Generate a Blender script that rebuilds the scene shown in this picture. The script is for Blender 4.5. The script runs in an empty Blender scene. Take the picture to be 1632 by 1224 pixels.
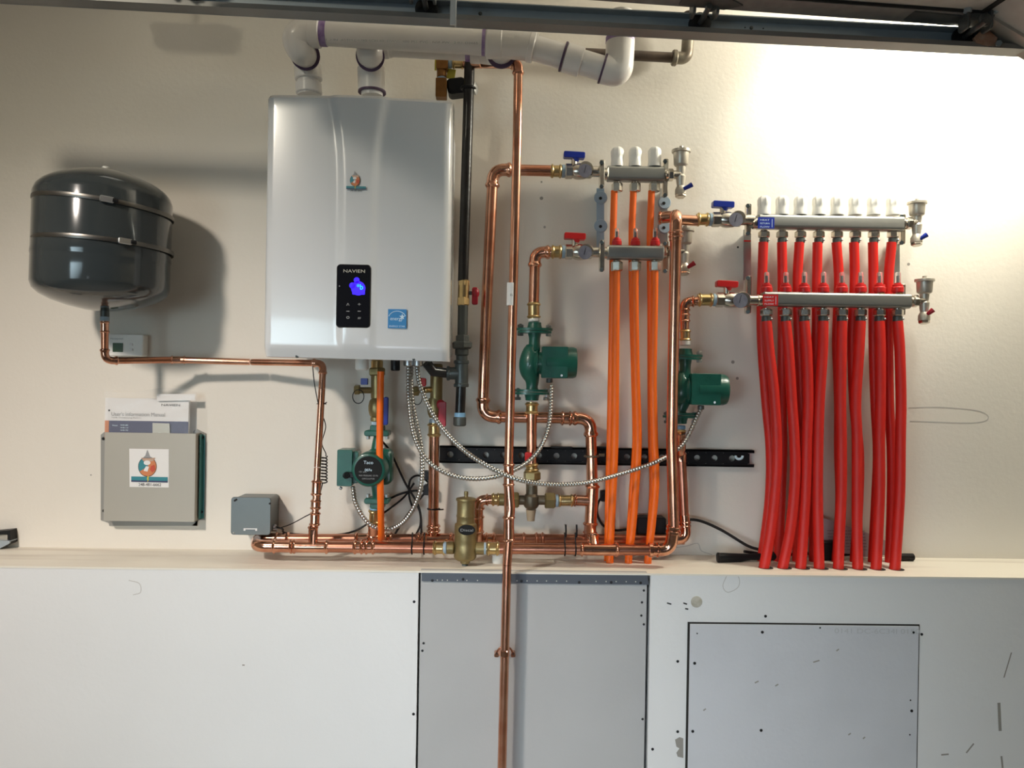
import bpy, bmesh, math, random
from mathutils import Vector, Matrix
random.seed(7)
PI = math.pi
scene = bpy.context.scene
COL = scene.collection

# ------------------------------------------------------------------ camera
F = 1226.0; CD = 2.15; CZ = 1.5
cam_data = bpy.data.cameras.new('camera')
cam_data.sensor_width = 36.0; cam_data.lens = F / 1632 * 36
cam_data.clip_start = 0.02; cam_data.clip_end = 60
cam = bpy.data.objects.new('camera', cam_data); COL.objects.link(cam)
YAW, PITCH, ROLL = map(math.radians, (-1.037, -0.163, 0.914))
RC = (Matrix.Rotation(YAW, 3, 'Z') @ Matrix.Rotation(PITCH, 3, 'X') @
      Matrix(((1, 0, 0), (0, 0, -1), (0, 1, 0))) @ Matrix.Rotation(ROLL, 3, 'Z'))
CP = Vector((0, -CD, CZ))
cam.matrix_world = Matrix.Translation(CP) @ RC.to_4x4()
scene.camera = cam

# ------------------------------------------------------------------ colour management, sky and lights
vs = scene.view_settings
vs.view_transform = 'Standard'; vs.look = 'None'; vs.gamma = 1; vs.exposure = 0.0; vs.use_curve_mapping = False
w = bpy.data.worlds.new('world'); scene.world = w; w.use_nodes = True
w.node_tree.nodes['Background'].inputs[0].default_value = (0.80, 0.86, 1.0, 1)
w.node_tree.nodes['Background'].inputs[1].default_value = 0.05

def aim(o, loc, target):
    o.location = loc
    o.rotation_euler = (Vector(target) - Vector(loc)).to_track_quat('-Z', 'Y').to_euler()

def lamp(name, kind, loc, target, power, color, **kw):
    l = bpy.data.lights.new(name, kind); l.energy = power; l.color = color
    for k, v in kw.items(): setattr(l, k, v)
    o = bpy.data.objects.new(name, l); COL.objects.link(o); aim(o, loc, target); return o

# shaded ceiling lamp up on the left: strong downward beam and a wider weak one
lamp('ceiling_lamp_beam', 'SPOT', (-1.75, -2.55, 2.95), (-0.8, 0, 0.3), 232, (1.0, 0.89, 0.84),
     shadow_soft_size=0.13, spot_size=math.radians(59), spot_blend=1.0)
lamp('ceiling_lamp_wide', 'SPOT', (-1.75, -2.55, 2.95), (-0.75, 0, 0.62), 84, (1.0, 0.92, 0.72),
     shadow_soft_size=0.13, spot_size=math.radians(76), spot_blend=1.0)
# bare lamp near the wall, up on the right behind the door track, and its reflector beam
lamp('wall_lamp_bulb', 'POINT', (1.30, -0.30, 2.52), (1.2, 0, 1.8), 46, (1.0, 0.96, 0.81), shadow_soft_size=0.06)
lamp('wall_lamp_beam', 'SPOT', (1.08, -0.50, 2.42), (1.06, 0, 2.20), 9, (1.0, 0.97, 0.85),
     shadow_soft_size=0.04, spot_size=math.radians(84), spot_blend=0.30)
# cool fill lights added for daylight behind the viewer, placed to suit wall tones
lamp('daylight_fill_left', 'AREA', (-1.8, -3.6, 1.3), (0.2, 0, 0.6), 5.6, (0.68, 0.90, 1.0),
     shape='RECTANGLE', size=1.2, size_y=1.2, spread=math.radians(60))
lamp('daylight_fill_low', 'AREA', (-0.3, -3.6, 0.7), (0.35, 0, 0.55), 1.9, (0.80, 0.88, 1.0),
     shape='RECTANGLE', size=1.0, size_y=0.8, spread=math.radians(45))

# ------------------------------------------------------------------ geometry helpers
def P(px, py, d):
    """point at d metres in front of the back wall that the photo shows at (px, py)"""
    v = RC @ Vector(((px - 816) / F, -(py - 612) / F, -1))
    t = (-d - CP.y) / v.y
    return CP + v * t
def S(n, d): return n * (CD - d) / F          # n pixels at distance d in metres

class MB:
    def __init__(s): s.v = []; s.f = []
    def add(s, vs_, fs):
        b = len(s.v); s.v += [Vector(x) for x in vs_]; s.f += [tuple(b + i for i in f) for f in fs]; return s
    def box(s, c, size, rot=None):
        c = Vector(c); hx, hy, hz = (q / 2 for q in size); pts = []
        for x in (-hx, hx):
            for y in (-hy, hy):
                for z in (-hz, hz):
                    p = Vector((x, y, z))
                    if rot is not None: p = rot @ p
                    pts.append(c + p)
        return s.add(pts, [(0, 1, 3, 2), (4, 6, 7, 5), (0, 4, 5, 1), (2, 3, 7, 6), (0, 2, 6, 4), (1, 5, 7, 3)])
    def rbox(s, c, size, r, seg=4, axis='Y', rot=None):
        """box with the four edges along the axis rounded and a small chamfer at both ends"""
        c = Vector(c); sx, sy, sz = size
        a, b, h = {'Y': (sx, sz, sy), 'X': (sy, sz, sx), 'Z': (sx, sy, sz)}[axis]
        r = min(r, a / 2 * .999, b / 2 * .999)
        ch = min(r * .35, h * .2)
        def ring(inset):
            o = []
            for (qx, qy, a0) in ((1, 1, 0), (-1, 1, 90), (-1, -1, 180), (1, -1, 270)):
                for k in range(seg + 1):
                    t = math.radians(a0 + 90 * k / seg)
                    o.append((qx * (a / 2 - r) + (r - inset) * math.cos(t), qy * (b / 2 - r) + (r - inset) * math.sin(t)))
            return o
        pts = []; n = 4 * (seg + 1)
        for (t, ins) in ((-h / 2, ch), (-h / 2 + ch, 0), (h / 2 - ch, 0), (h / 2, ch)):
            for (u, v) in ring(ins):
                p = Vector({'Y': (u, t, v), 'X': (t, u, v), 'Z': (u, v, t)}[axis])
                if rot is not None: p = rot @ p
                pts.append(c + p)
        fs = []
        for j in range(3):
            for i in range(n):
                fs.append((j * n + i, j * n + (i + 1) % n, (j + 1) * n + (i + 1) % n, (j + 1) * n + i))
        fs.append(tuple(range(n - 1, -1, -1))); fs.append(tuple(range(3 * n, 4 * n)))
        return s.add(pts, fs)
    def lathe(s, prof, o, ax, seg=20, cap=True, phase=0.0):
        """prof: (t along axis, radius)"""
        o = Vector(o); ax = Vector(ax).normalized()
        u = ax.orthogonal().normalized()
        if abs(ax.z) > .9: u = (Vector((1, 0, 0)) - ax * ax.x).normalized()
        elif abs(ax.x) > .9: u = (Vector((0, 0, 1)) - ax * ax.z).normalized()
        wv = ax.cross(u); pts = []; n = len(prof)
        for (t, r) in prof:
            for k in range(seg):
                a = 2 * PI * k / seg + phase
                pts.append(o + ax * t + (u * math.cos(a) + wv * math.sin(a)) * max(r, 1e-5))
        fs = []
        for j in range(n - 1):
            for k in range(seg):
                fs.append((j * seg + k, j * seg + (k + 1) % seg, (j + 1) * seg + (k + 1) % seg, (j + 1) * seg + k))
        if cap: fs.append(tuple(range(seg - 1, -1, -1))); fs.append(tuple((n - 1) * seg + k for k in range(seg)))
        return s.add(pts, fs)
    def cyl(s, a, b, r, r2=None, seg=18):
        a = Vector(a); b = Vector(b); L = (b - a).length
        return s.lathe([(0, r), (L, r if r2 is None else r2)], a, b - a, seg)
    def rod(s, a, b, r, ch=None, seg=20):
        a = Vector(a); b = Vector(b); L = (b - a).length; ch = ch or min(r * .18, L * .2)
        return s.lathe([(0, r - ch), (ch, r), (L - ch, r), (L, r - ch)], a, b - a, seg)
    def hexa(s, a, b, r):
        a = Vector(a); b = Vector(b); L = (b - a).length; c = min(r * .15, L * .2)
        return s.lathe([(0, r - c), (c, r), (L - c, r), (L, r - c)], a, b - a, 6, phase=.3)
    def ball(s, c, r, seg=14, sc=(1, 1, 1)):
        c = Vector(c); pts = []; n = seg // 2 + 1
        for j in range(n):
            th = PI * j / (n - 1)
            for k in range(seg):
                a = 2 * PI * k / seg
                q = max(math.sin(th), 1e-3)
                pts.append(c + Vector((r * sc[0] * q * math.cos(a), r * sc[1] * q * math.sin(a), r * sc[2] * math.cos(th))))
        fs = []
        for j in range(n - 1):
            for k in range(seg):
                fs.append((j * seg + k, (j + 1) * seg + k, (j + 1) * seg + (k + 1) % seg, j * seg + (k + 1) % seg))
        return s.add(pts, fs)
    def tube(s, pts, r, seg=14, cap=True, closed=False):
        pts = [Vector(p) for p in pts]; n = len(pts)
        rs = r if isinstance(r, (list, tuple)) else [r] * n
        tans = []
        for i in range(n):
            if closed: t = pts[(i + 1) % n] - pts[i - 1]
            else: t = pts[min(i + 1, n - 1)] - pts[max(i - 1, 0)]
            tans.append(t.normalized())
        u = tans[0].orthogonal().normalized(); out = []
        for i in range(n):
            t = tans[i]; u = (u - t * u.dot(t)).normalized(); wv = t.cross(u)
            for k in range(seg):
                a = 2 * PI * k / seg
                out.append(pts[i] + (u * math.cos(a) + wv * math.sin(a)) * rs[i])
        fs = []
        for j in range(n if closed else n - 1):
            j2 = (j + 1) % n
            for k in range(seg):
                fs.append((j * seg + k, j * seg + (k + 1) % seg, j2 * seg + (k + 1) % seg, j2 * seg + k))
        if cap and not closed: fs.append(tuple(range(seg - 1, -1, -1))); fs.append(tuple((n - 1) * seg + k for k in range(seg)))
        return s.add(out, fs)
    def prism(s, poly, vec):
        """flat polygon (world points) pushed along vec"""
        poly = [Vector(p) for p in poly]; vec = Vector(vec); n = len(poly)
        return s.add(poly + [p + vec for p in poly],
                     [tuple(range(n)), tuple(range(2 * n - 1, n - 1, -1))] + [(i, n + i, n + (i + 1) % n, (i + 1) % n) for i in range(n)])
    def pp(s, pix, d0, d1):
        """pixel polygon standing between d0 (back) and d1 (front); outline measured at d1"""
        return s.prism([P(x, y, d1) for x, y in pix], (0, d1 - d0, 0))
    def build(s, name, m, root=None, label=None, smooth=35):
        if root is not None:
            org = root.get('_o'); org = Vector(org) if org is not None else root.location.copy()
        else:
            zs = min(v.z for v in s.v); xs = [v.x for v in s.v]; ys = [v.y for v in s.v]
            org = Vector(((min(xs) + max(xs)) / 2, (min(ys) + max(ys)) / 2, zs))
        me = bpy.data.meshes.new(name)
        me.from_pydata([v - org for v in s.v], [], s.f)
        bm = bmesh.new(); bm.from_mesh(me); bmesh.ops.recalc_face_normals(bm, faces=bm.faces); bm.to_mesh(me); bm.free()
        if smooth:
            me.polygons.foreach_set('use_smooth', [True] * len(me.polygons)); me.set_sharp_from_angle(angle=math.radians(smooth))
        me.materials.append(m)
        o = bpy.data.objects.new(name, me); COL.objects.link(o)
        if root is not None: o.parent = root; ORG[o.name] = org
        else: o.location = org
        if label: o['label'] = label
        return o
ORG = {}
_build = MB.build
def build(s, name, m, root=None, label=None, smooth=35):
    # sub-parts share the origin of their thing
    if root is not None and root.name in ORG:
        class R: pass
        org = ORG[root.name]
        r = R(); r.get = lambda k, o=org: o; r.location = org; r.name = ''
        o = None
        tmp = bpy.data.objects.new('tmp', None); tmp.location = org
        o = _build(s, name, m, tmp, label, smooth); o.parent = root; ORG[o.name] = org
        bpy.data.objects.remove(tmp)
        return o
    return _build(s, name, m, root, label, smooth)
MB.build = build

def thing(name, label, cat, loc, group=None):
    o = bpy.data.objects.new(name, None); COL.objects.link(o); o.location = Vector(loc); o.empty_display_size = .02
    o['label'] = label; o['category'] = cat
    if group: o['group'] = group
    return o
def tag(o, label, cat, group=None):
    o['label'] = label; o['category'] = cat
    if group: o['group'] = group
    return o
def struct(o): o['kind'] = 'structure'; return o

def fil(pts, R, n=7):
    """round the corners of a polyline"""
    pts = [Vector(p) for p in pts]; out = [pts[0]]
    for i in range(1, len(pts) - 1):
        a, b, c = pts[i - 1], pts[i], pts[i + 1]
        u = (a - b); v = (c - b); la, lc = u.length, v.length; u.normalize(); v.normalize()
        ang = u.angle(v, PI)
        if ang > PI - .03: out.append(b); continue
        t = min(R / math.tan(ang / 2), la * .48, lc * .48)
        p0 = b + u * t; p1 = b + v * t
        for k in range(n + 1):
            q = k / n; out.append(p0 * (1 - q) ** 2 + b * 2 * q * (1 - q) + p1 * q * q)
    out.append(pts[-1]); return out
def spl(pts, n=8):
    """smooth curve through points"""
    pts = [Vector(p) for p in pts]; q = [pts[0] * 2 - pts[1]] + pts + [pts[-1] * 2 - pts[-2]]; out = []
    for i in range(1, len(q) - 2):
        a, b, c, d = q[i - 1:i + 3]
        for k in range(n):
            t = k / n
            out.append(.5 * ((2 * b) + (c - a) * t + (2 * a - 5 * b + 4 * c - d) * t * t + (3 * b - a - 3 * c + d) * t ** 3))
    out.append(pts[-1]); return out

# ------------------------------------------------------------------ materials
MATS = {}
def mat(name, col, metal=0, rough=.5, var=None, vscale=8, bump=0, bscale=60, coat=0, trans=0, alpha=1, emit=None, estr=0, thr=(.35, .65), stretch=(1, 1, 1), ior=None, spec=None):
    if name in MATS: return MATS[name]
    m = bpy.data.materials.new(name); m.use_nodes = True; nt = m.node_tree; b = nt.nodes['Principled BSDF']
    b.inputs['Base Color'].default_value = (*col, 1); b.inputs['Metallic'].default_value = metal; b.inputs['Roughness'].default_value = rough
    b.inputs['Coat Weight'].default_value = coat; b.inputs['Coat Roughness'].default_value = .06
    b.inputs['Transmission Weight'].default_value = trans; b.inputs['Alpha'].default_value = alpha
    if ior: b.inputs['IOR'].default_value = ior
    if spec is not None: b.inputs['Specular IOR Level'].default_value = spec
    if emit: b.inputs['Emission Color'].default_value = (*emit, 1); b.inputs['Emission Strength'].default_value = estr
    tc = nt.nodes.new('ShaderNodeTexCoord'); mp = nt.nodes.new('ShaderNodeMapping'); nt.links.new(tc.outputs['Object'], mp.inputs[0])
    mp.inputs['Scale'].default_value = stretch
    if var:
        n = nt.nodes.new('ShaderNodeTexNoise'); n.inputs['Scale'].default_value = vscale; n.inputs['Detail'].default_value = 5
        nt.links.new(mp.outputs[0], n.inputs['Vector'])
        r = nt.nodes.new('ShaderNodeValToRGB'); r.color_ramp.elements[0].position = thr[0]; r.color_ramp.elements[1].position = thr[1]
        r.color_ramp.elements[0].color = (*col, 1); r.color_ramp.elements[1].color = (*var, 1)
        nt.links.new(n.outputs[0], r.inputs[0]); nt.links.new(r.outputs[0], b.inputs['Base Color'])
    if bump:
        n2 = nt.nodes.new('ShaderNodeTexNoise'); n2.inputs['Scale'].default_value = bscale; n2.inputs['Detail'].default_value = 4
        nt.links.new(mp.outputs[0], n2.inputs['Vector'])
        bp = nt.nodes.new('ShaderNodeBump'); bp.inputs['Strength'].default_value = bump; bp.inputs['Distance'].default_value = .002
        nt.links.new(n2.outputs[0], bp.inputs['Height']); nt.links.new(bp.outputs[0], b.inputs['Normal'])
    MATS[name] = m; return m

M_WALL = mat('cream_wall_paint', (.73, .68, .60), rough=.62, var=(.76, .71, .63), vscale=2.5, bump=.25, bscale=90)
M_LOW = mat('white_wall_paint', (.74, .735, .725), rough=.6, var=(.77, .765, .755), vscale=2, bump=.2, bscale=70)
M_DRY = mat('bare_grey_drywall', (.43, .425, .42), rough=.8, var=(.46, .455, .45), vscale=3, bump=.15, bscale=120)
M_ACC = mat('painted_access_board', (.60, .605, .63), rough=.7, var=(.55, .555, .58), vscale=4, bump=.2, bscale=90, thr=(.45, .75))
M_LEDGE = mat('worn_ledge_paint', (.80, .755, .66), rough=.6, var=(.50, .43, .36), vscale=7, bump=.3, bscale=60, thr=(.52, .85), stretch=(.25, 3, 1))
M_FLOOR = mat('concrete_floor', (.30, .29, .27), rough=.7, var=(.36, .35, .33), vscale=3, bump=.3)
M_CEIL = mat('ceiling_paint', (.75, .73, .70), rough=.8)
M_COP = mat('copper', (.62, .27, .165), 1, .24, var=(.76, .41, .28), vscale=14, bump=.06, bscale=40, thr=(.4, .62))
M_COPD = mat('tarnished_copper', (.44, .18, .115), 1, .30, var=(.60, .28, .185), vscale=10, bump=.06, bscale=40)
M_COPF = mat('bright_copper_fitting', (.82, .45, .31), 1, .15, var=(.62, .29, .19), vscale=40, bump=.12, bscale=70)
M_BRASS = mat('brass', (.70, .53, .27), 1, .28, var=(.60, .44, .20), vscale=30, bump=.1)
M_BRASSD = mat('dull_cast_brass', (.33, .255, .12), .75, .42, var=(.26, .20, .09), vscale=25, bump=.2, bscale=150)
M_BRONZE = mat('dark_bronze', (.16, .13, .09), .7, .45, bump=.3, bscale=150)
M_SATIN = mat('satin_nickel', (.56, .52, .45), .55, .36, var=(.50, .46, .39), vscale=40)
M_NIK = mat('nickel_plate', (.72, .68, .60), 1, .24, var=(.58, .53, .45), vscale=40, bump=.08)
M_STEEL = mat('brushed_stainless', (.34, .345, .33), .8, .36, bump=.05, stretch=(1, 1, 12), bscale=80)
M_ZINC = mat('zinc_steel', (.60, .61, .60), 1, .36, var=(.48, .49, .50), vscale=12)
M_GALV = mat('galvanized_track', (.33, .38, .42), .25, .42, var=(.38, .43, .46), vscale=5, bump=.1)
M_GALVD = mat('oily_hinge_steel', (.09, .095, .09), .5, .40, var=(.15, .155, .15), vscale=20, bump=.2)
M_SHEET = mat('sheet_metal', (.40, .37, .315), .25, .5, var=(.43, .395, .335), vscale=3)
M_SHEETD = mat('sheet_metal_flange', (.30, .28, .25), .35, .45)
M_TEAL = mat('teal_protective_film', (.10, .30, .28), .4, .25)
M_PVC = mat('white_pvc', (.84, .81, .79), rough=.3, coat=.3, var=(.76, .73, .69), vscale=6)
M_PURP = mat('purple_primer', (.16, .06, .28), rough=.5, var=(.42, .32, .52), vscale=30)
M_PVCD = mat('dark_primer_joint', (.09, .05, .10), rough=.5)
M_ENAM = mat('white_enamel', (.68, .69, .70), rough=.22, coat=.6)
M_CASE = mat('grey_casing', (.52, .53, .54), rough=.35)
M_BLK = mat('black_plastic', (.010, .010, .011), rough=.45, spec=.25)
M_GLASSB = mat('black_glass', (.006, .006, .008), rough=.05, coat=1)
M_BLUEE = mat('blue_display', (.0, .0, .2), rough=.4, emit=(.03, .0, 1), estr=1.5)
M_CYANE = mat('cyan_digits', (.0, .3, .8), rough=.4, emit=(.0, .5, 1), estr=2.0)
M_GREYT = mat('grey_print', (.30, .30, .30), rough=.5)
M_LTGREY = mat('silver_print', (.55, .53, .45), rough=.4)
M_TANK = mat('slate_enamel', (.035, .043, .046), rough=.13, coat=.5)
M_GRN = mat('green_pump_enamel', (.006, .080, .055), rough=.35, coat=.25, var=(.008, .095, .065), vscale=30, bump=.25, bscale=130)
M_ORG = mat('orange_pex', (.95, .155, .004), rough=.5, var=(.90, .14, .004), vscale=6)
M_RED = mat('red_pex', (.70, .016, .008), rough=.5, var=(.64, .014, .007), vscale=9)
M_REDP = mat('red_plastic', (.60, .02, .02), rough=.3)
M_REDD = mat('dark_red_vinyl', (.36, .012, .025), rough=.35)
M_BLUE = mat('blue_plastic', (.01, .03, .30), rough=.3)
M_TAPE = mat('blue_tape', (.22, .42, .62), rough=.4)
M_SEAL = mat('blue_grey_sealant', (.32, .42, .50), rough=.5)
M_WHT = mat('white_plastic', (.80, .78, .73), rough=.35)
M_CLEAR = mat('clear_plastic', (.95, .9, .88), rough=.12, trans=.85, ior=1.25)
M_DIAL = mat('gauge_face', (.17, .165, .21), rough=.35, var=(.23, .225, .27), vscale=60)
M_IRON = mat('black_iron', (.015, .014, .014), .3, .28, var=(.03, .03, .03), vscale=20, bump=.2, bscale=100)
M_IRONG = mat('grey_malleable_iron', (.09, .10, .095), .5, .42, bump=.35, bscale=120)
M_OLDIRON = mat('old_pipe', (.075, .055, .045), .5, .45, var=(.12, .09, .07), vscale=20)
M_OLDEL = mat('old_cast_elbow', (.30, .27, .21), .6, .45, var=(.16, .13, .10), vscale=30)
M_STRUT = mat('black_strut', (.007, .007, .008), .0, .5, spec=.25)
M_CABLE = mat('black_cable', (.012, .010, .010), rough=.5, spec=.25)
M_MC = mat('galvanised_flex', (.52, .52, .49), 1, .30)
M_BOX = mat('grey_box_paint', (.15, .165, .165), .3, .38, var=(.17, .185, .18), vscale=6)
M_PAPER = mat('white_paper', (.78, .76, .74), rough=.6)
M_NAVY = mat('navy_print', (.035, .04, .11), rough=.5)
M_ORP = mat('orange_print', (.60, .20, .07), rough=.5)
M_TEALP = mat('teal_print', (.03, .22, .26), rough=.5)
M_BLKP = mat('black_print', (.015, .015, .015), rough=.7, spec=.15)
M_BAG = mat('clear_film', (.85, .86, .86), rough=.12, alpha=.11)
M_BLUEL = mat('blue_label', (.02, .21, .50), rough=.45)
M_PALE = mat('pale_print', (.62, .78, .88), rough=.5)
M_HOLE = mat('dark_gap', (.02, .018, .016), rough=.9)
M_SCREW = mat('black_screw', (.02, .02, .02), .5, .4)
M_TAN = mat('tan_plaster_plug', (.40, .37, .29), rough=.9, var=(.5, .47, .40), vscale=90)
M_DOOR = mat('door_panel_paint', (.62, .58, .53), rough=.6, var=(.56, .52, .47), vscale=30, bump=.3, bscale=120)
M_STILE = mat('door_stile_steel', (.30, .285, .27), .3, .5, var=(.24, .23, .22), vscale=40, bump=.2)
M_RUST = mat('rusty_bracket', (.42, .22, .14), .3, .5, var=(.55, .38, .28), vscale=40)
M_BRN = mat('brown_bronze_valve', (.20, .085, .02), .6, .4, var=(.27, .12, .03), vscale=30)
M_YEL = mat('yellow_tag', (.60, .50, .05), rough=.5)
M_ADH = mat('dark_smudge', (.30, .28, .25), rough=.9)
M_PENCIL = mat('pencil_line', (.50, .47, .43), rough=.9)
M_LCD = mat('green_lcd', (.03, .07, .02), rough=.2)
M_BULB = mat('lamp_diffuser', (.9, .9, .85), rough=.4, emit=(1, .95, .85), estr=.9)  # emission for the box added in the gap over the track

def text(s_, px, py, d, hpx, m, root=None, name='lettering', wpx=None, depth=.0004, left=False):
    cu = bpy.data.curves.new(name, 'FONT'); cu.body = s_; cu.size = 1; cu.align_x = 'LEFT' if left else 'CENTER'; cu.align_y = 'CENTER'
    cu.extrude = 0; o = bpy.data.objects.new('tmp', cu); COL.objects.link(o)
    dg = bpy.context.evaluated_depsgraph_get(); me = bpy.data.meshes.new_from_object(o.evaluated_get(dg))
    xs = [v.co.x for v in me.vertices]; ys = [v.co.y for v in me.vertices]
    hh = max(ys) - min(ys); ww = max(xs) - min(xs)
    k = S(hpx, d) / hh; kx = S(wpx, d) / ww if wpx else k
    mb = MB(); c = P(px, py, d); x0 = (min(xs) if left else (min(xs) + max(xs)) / 2); y0 = (min(ys) + max(ys)) / 2
    vv = [c + Vector(((v.co.x - x0) * kx, 0, (v.co.y - y0) * k)) for v in me.vertices]
    mb.add(vv, [tuple(p.vertices) for p in me.polygons])
    bpy.data.objects.remove(o); bpy.data.curves.remove(cu); bpy.data.meshes.remove(me)
    return mb.build(name, m, root, smooth=0)

# press fittings -------------------------------------------------------------
def bead_prof(L, r, both=True):
    b = min(r * .38, L * .22); R0 = r * 1.10; R1 = r * 1.34; pr = [(0, r * 1.02), (0, R0)]
    pr += [(b * .3, R0), (b * .7, R1 * .97), (b, R1), (b * 1.3, R1 * .97), (b * 1.7, R0)]
    if both: pr += [(L - b * 1.7, R0), (L - b * 1.3, R1 * .97), (L - b, R1), (L - b * .7, R1 * .97), (L - b * .3, R0)]
    pr += [(L, R0), (L, r * 1.02)]; return pr
def coupling(root, a, b, r, m=None, name='coupling'):
    a = Vector(a); b = Vector(b)
    return MB().lathe(bead_prof((b - a).length, r), a, b - a, 22).build(name, m or M_COPF, root)
def pipe_line(root, pts, r, R=None, m=None, mf=None, sock=None, skip=(), first=None, name='pipe'):
    """straight pipe children with press elbows at every corner"""
    m = m or M_COP; mf = mf or M_COPF
    pts = [Vector(p) for p in pts]; R = R or r * 1.9; sock = sock or r * 1.1; cuts = []
    for i in range(1, len(pts) - 1):
        a, b, c = pts[i - 1], pts[i], pts[i + 1]; u = (a - b).normalized(); v = (c - b).normalized(); ang = u.angle(v, PI)
        t = min(R / math.tan(ang / 2), (a - b).length * .46, (c - b).length * .46); cuts.append(t)
        if i in skip: continue
        k2 = t + sock
        arc = [b + u * t] + [(b + u * t) * (1 - q) ** 2 + b * 2 * q * (1 - q) + (b + v * t) * q * q for q in [j / 8 for j in range(1, 8)]] + [b + v * t]
        path = [b + u * k2, b + u * (k2 - .25 * sock), b + u * (k2 - .5 * sock), b + u * (k2 - .8 * sock)] + arc + [b + v * (k2 - .8 * sock), b + v * (k2 - .5 * sock), b + v * (k2 - .25 * sock), b + v * k2]
        rr = [r * 1.12, r * 1.32, r * 1.32, r * 1.12] + [r * 1.1] * len(arc) + [r * 1.12, r * 1.32, r * 1.32, r * 1.12]
        MB().tube(path, rr, 20).build('elbow', mf, root)
    for i in range(len(pts) - 1):
        a, b = pts[i], pts[i + 1]; d = (b - a).normalized()
        s0 = cuts[i - 1] if i > 0 else 0; s1 = cuts[i] if i < len(pts) - 2 else 0
        if (b - a).length - s0 - s1 > .002:
            MB().tube([a + d * s0, b - d * s1], r, 20).build(name, m, root)
def tee(root, a, b, c, r, rb=None, m=None):
    """run from a to b, branch ending at c"""
    a, b, c = Vector(a), Vector(b), Vector(c); rb = rb or r; L = (b - a).length; mid = (a + b) / 2
    ax = (b - a).normalized(); q = a + ax * (c - a).dot(ax)
    mb = MB().lathe(bead_prof(L, r), a, b - a, 22)
    e = (c - q); l = e.length
    mb.lathe([(0, rb * 1.1), (l - rb * .7, rb * 1.1), (l - rb * .5, rb * 1.3), (l - rb * .3, rb * 1.3), (l - rb * .1, rb * 1.12), (l, rb * 1.02)], q, e, 20)
    return mb.build('tee', m or M_COPF, root)
# ------------------------------------------------------------------ the setting
LD = .215                                            # depth of the ledge
LZ = P(300, 905.5, LD).z
def slab(name, x0, x1, y0, y1, z0, z1, m):
    return struct(MB().box(((x0 + x1) / 2, (y0 + y1) / 2, (z0 + z1) / 2), (x1 - x0, y1 - y0, z1 - z0)).build(name, m, smooth=0))
XL, XR, ZC = -3.2, 3.4, 3.1
slab('wall_back', XL, XR, 0, .12, 0, ZC, M_WALL)
slab('floor', XL, XR, -5.5, .12, -.1, 0, M_FLOOR)
slab('ceiling', XL, XR, -5.5, .12, ZC, ZC + .1, M_CEIL)
slab('wall_right', XR, XR + .1, -5.5, .12, 0, ZC, M_WALL)
slab('wall_left', XL - .1, XL, -5.5, .12, 0, ZC, M_WALL)
PLx0 = P(667, 1000, LD).x; PLx1 = P(1033, 1000, LD).x
slab('wall_low_left', XL, PLx0 - .002, -LD, -LD + .1, 0, LZ - .0015, M_LOW)
lowr = slab('wall_low_right', PLx1 + .004, XR, -LD, -LD + .1, 0, LZ - .0015, M_LOW)
slab('wall_low_back', XL, XR, -LD + .1, -LD + .12, 0, LZ - .004, M_HOLE)
# ledge board with an uneven front lip
mb = MB(); n = 120; top = []; bot = []
for i in range(n + 1):
    x = XL + (XR - XL) * i / n
    rough = (.0025 if P(590, 900, LD).x < x < P(1040, 900, LD).x else .0006)
    top.append(Vector((x, -LD - .0008 - random.random() * rough, LZ)))
pl = top + [Vector((XR, 0, LZ)), Vector((XL, 0, LZ))]
mb.prism(pl, (0, 0, -.0045)); struct(mb.build('trim_1', M_LEDGE, smooth=0))

# scuffs and pencil marks stay on the surfaces they are on
def mark(pts, wpx, d, m, name, root, closed=False):
    mb = MB(); q = [P(x, y, d) for x, y in pts]; q = spl(q, 4) if len(q) > 2 else q
    hw = S(wpx, d) / 2; vs_ = []; fs = []
    for i, p in enumerate(q):
        t = (q[min(i + 1, len(q) - 1)] - q[max(i - 1, 0)]).normalized(); nn = Vector((-t.z, 0, t.x))
        vs_ += [p + nn * hw, p - nn * hw]
    for i in range(len(q) - 1): fs.append((2 * i, 2 * i + 1, 2 * i + 3, 2 * i + 2))
    mb.add(vs_, fs); return mb.build(name, m, root, smooth=0)
wb = bpy.data.objects['wall_back']; wl = bpy.data.objects['wall_low_left']; wr = bpy.data.objects['wall_low_right']
E_ = .0006
for pts in ([(1448, 650), (1500, 649), (1560, 655), (1575, 667), (1548, 674), (1450, 671)], [(1075, 873), (1095, 870), (1112, 866), (1118, 878), (1135, 884)]):
    mark(pts, 1.1, E_, M_PENCIL, 'pencil_mark', wb)
mark([(205, 925), (222, 930), (224, 944), (212, 948)], 1.0, LD + E_, M_PENCIL, 'pencil_mark', wl)
mark([(1158, 918), (1176, 918), (1177, 935), (1160, 944), (1152, 934), (1158, 918)], 1.0, LD + E_, M_PENCIL, 'pencil_mark', wr)
for x, y, s_ in ((863, 316, 3.5), (868, 362, 2.5), (863, 290, 2), (1168, 577, 3.5), (1175, 603, 3), (1448, 421, 3), (145, 757, 1.5), (1176, 394, 2)):
    MB().lathe([(0, s_ * .0014), (.0004, s_ * .0014)], P(x, y, 0), (0, -1, 0), 10).build('smudge', M_ADH if x != 1176 else M_HOLE, wb)
for x, y, s_ in ((388, 1060, 3),):
    MB().box(P(x, y, LD + .0003), (.006, .0006, .003)).build('smudge', M_ADH, wl)
def screwhead(x, y, d, root, r=.0036, m=None):
    return MB().lathe([(0, r), (.0006, r), (.0010, r * .5)], P(x, y, d), (0, -1, 0), 12).build('screw', m or M_SCREW, root)
for x, y in ((660, 959), (659, 1138)): screwhead(x, y, LD, wl)
for x, y in ((1220, 982), (1080, 1054), (1080, 1166), (1040, 1194), (1469, 1011)): screwhead(x, y, LD, wr)
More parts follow.
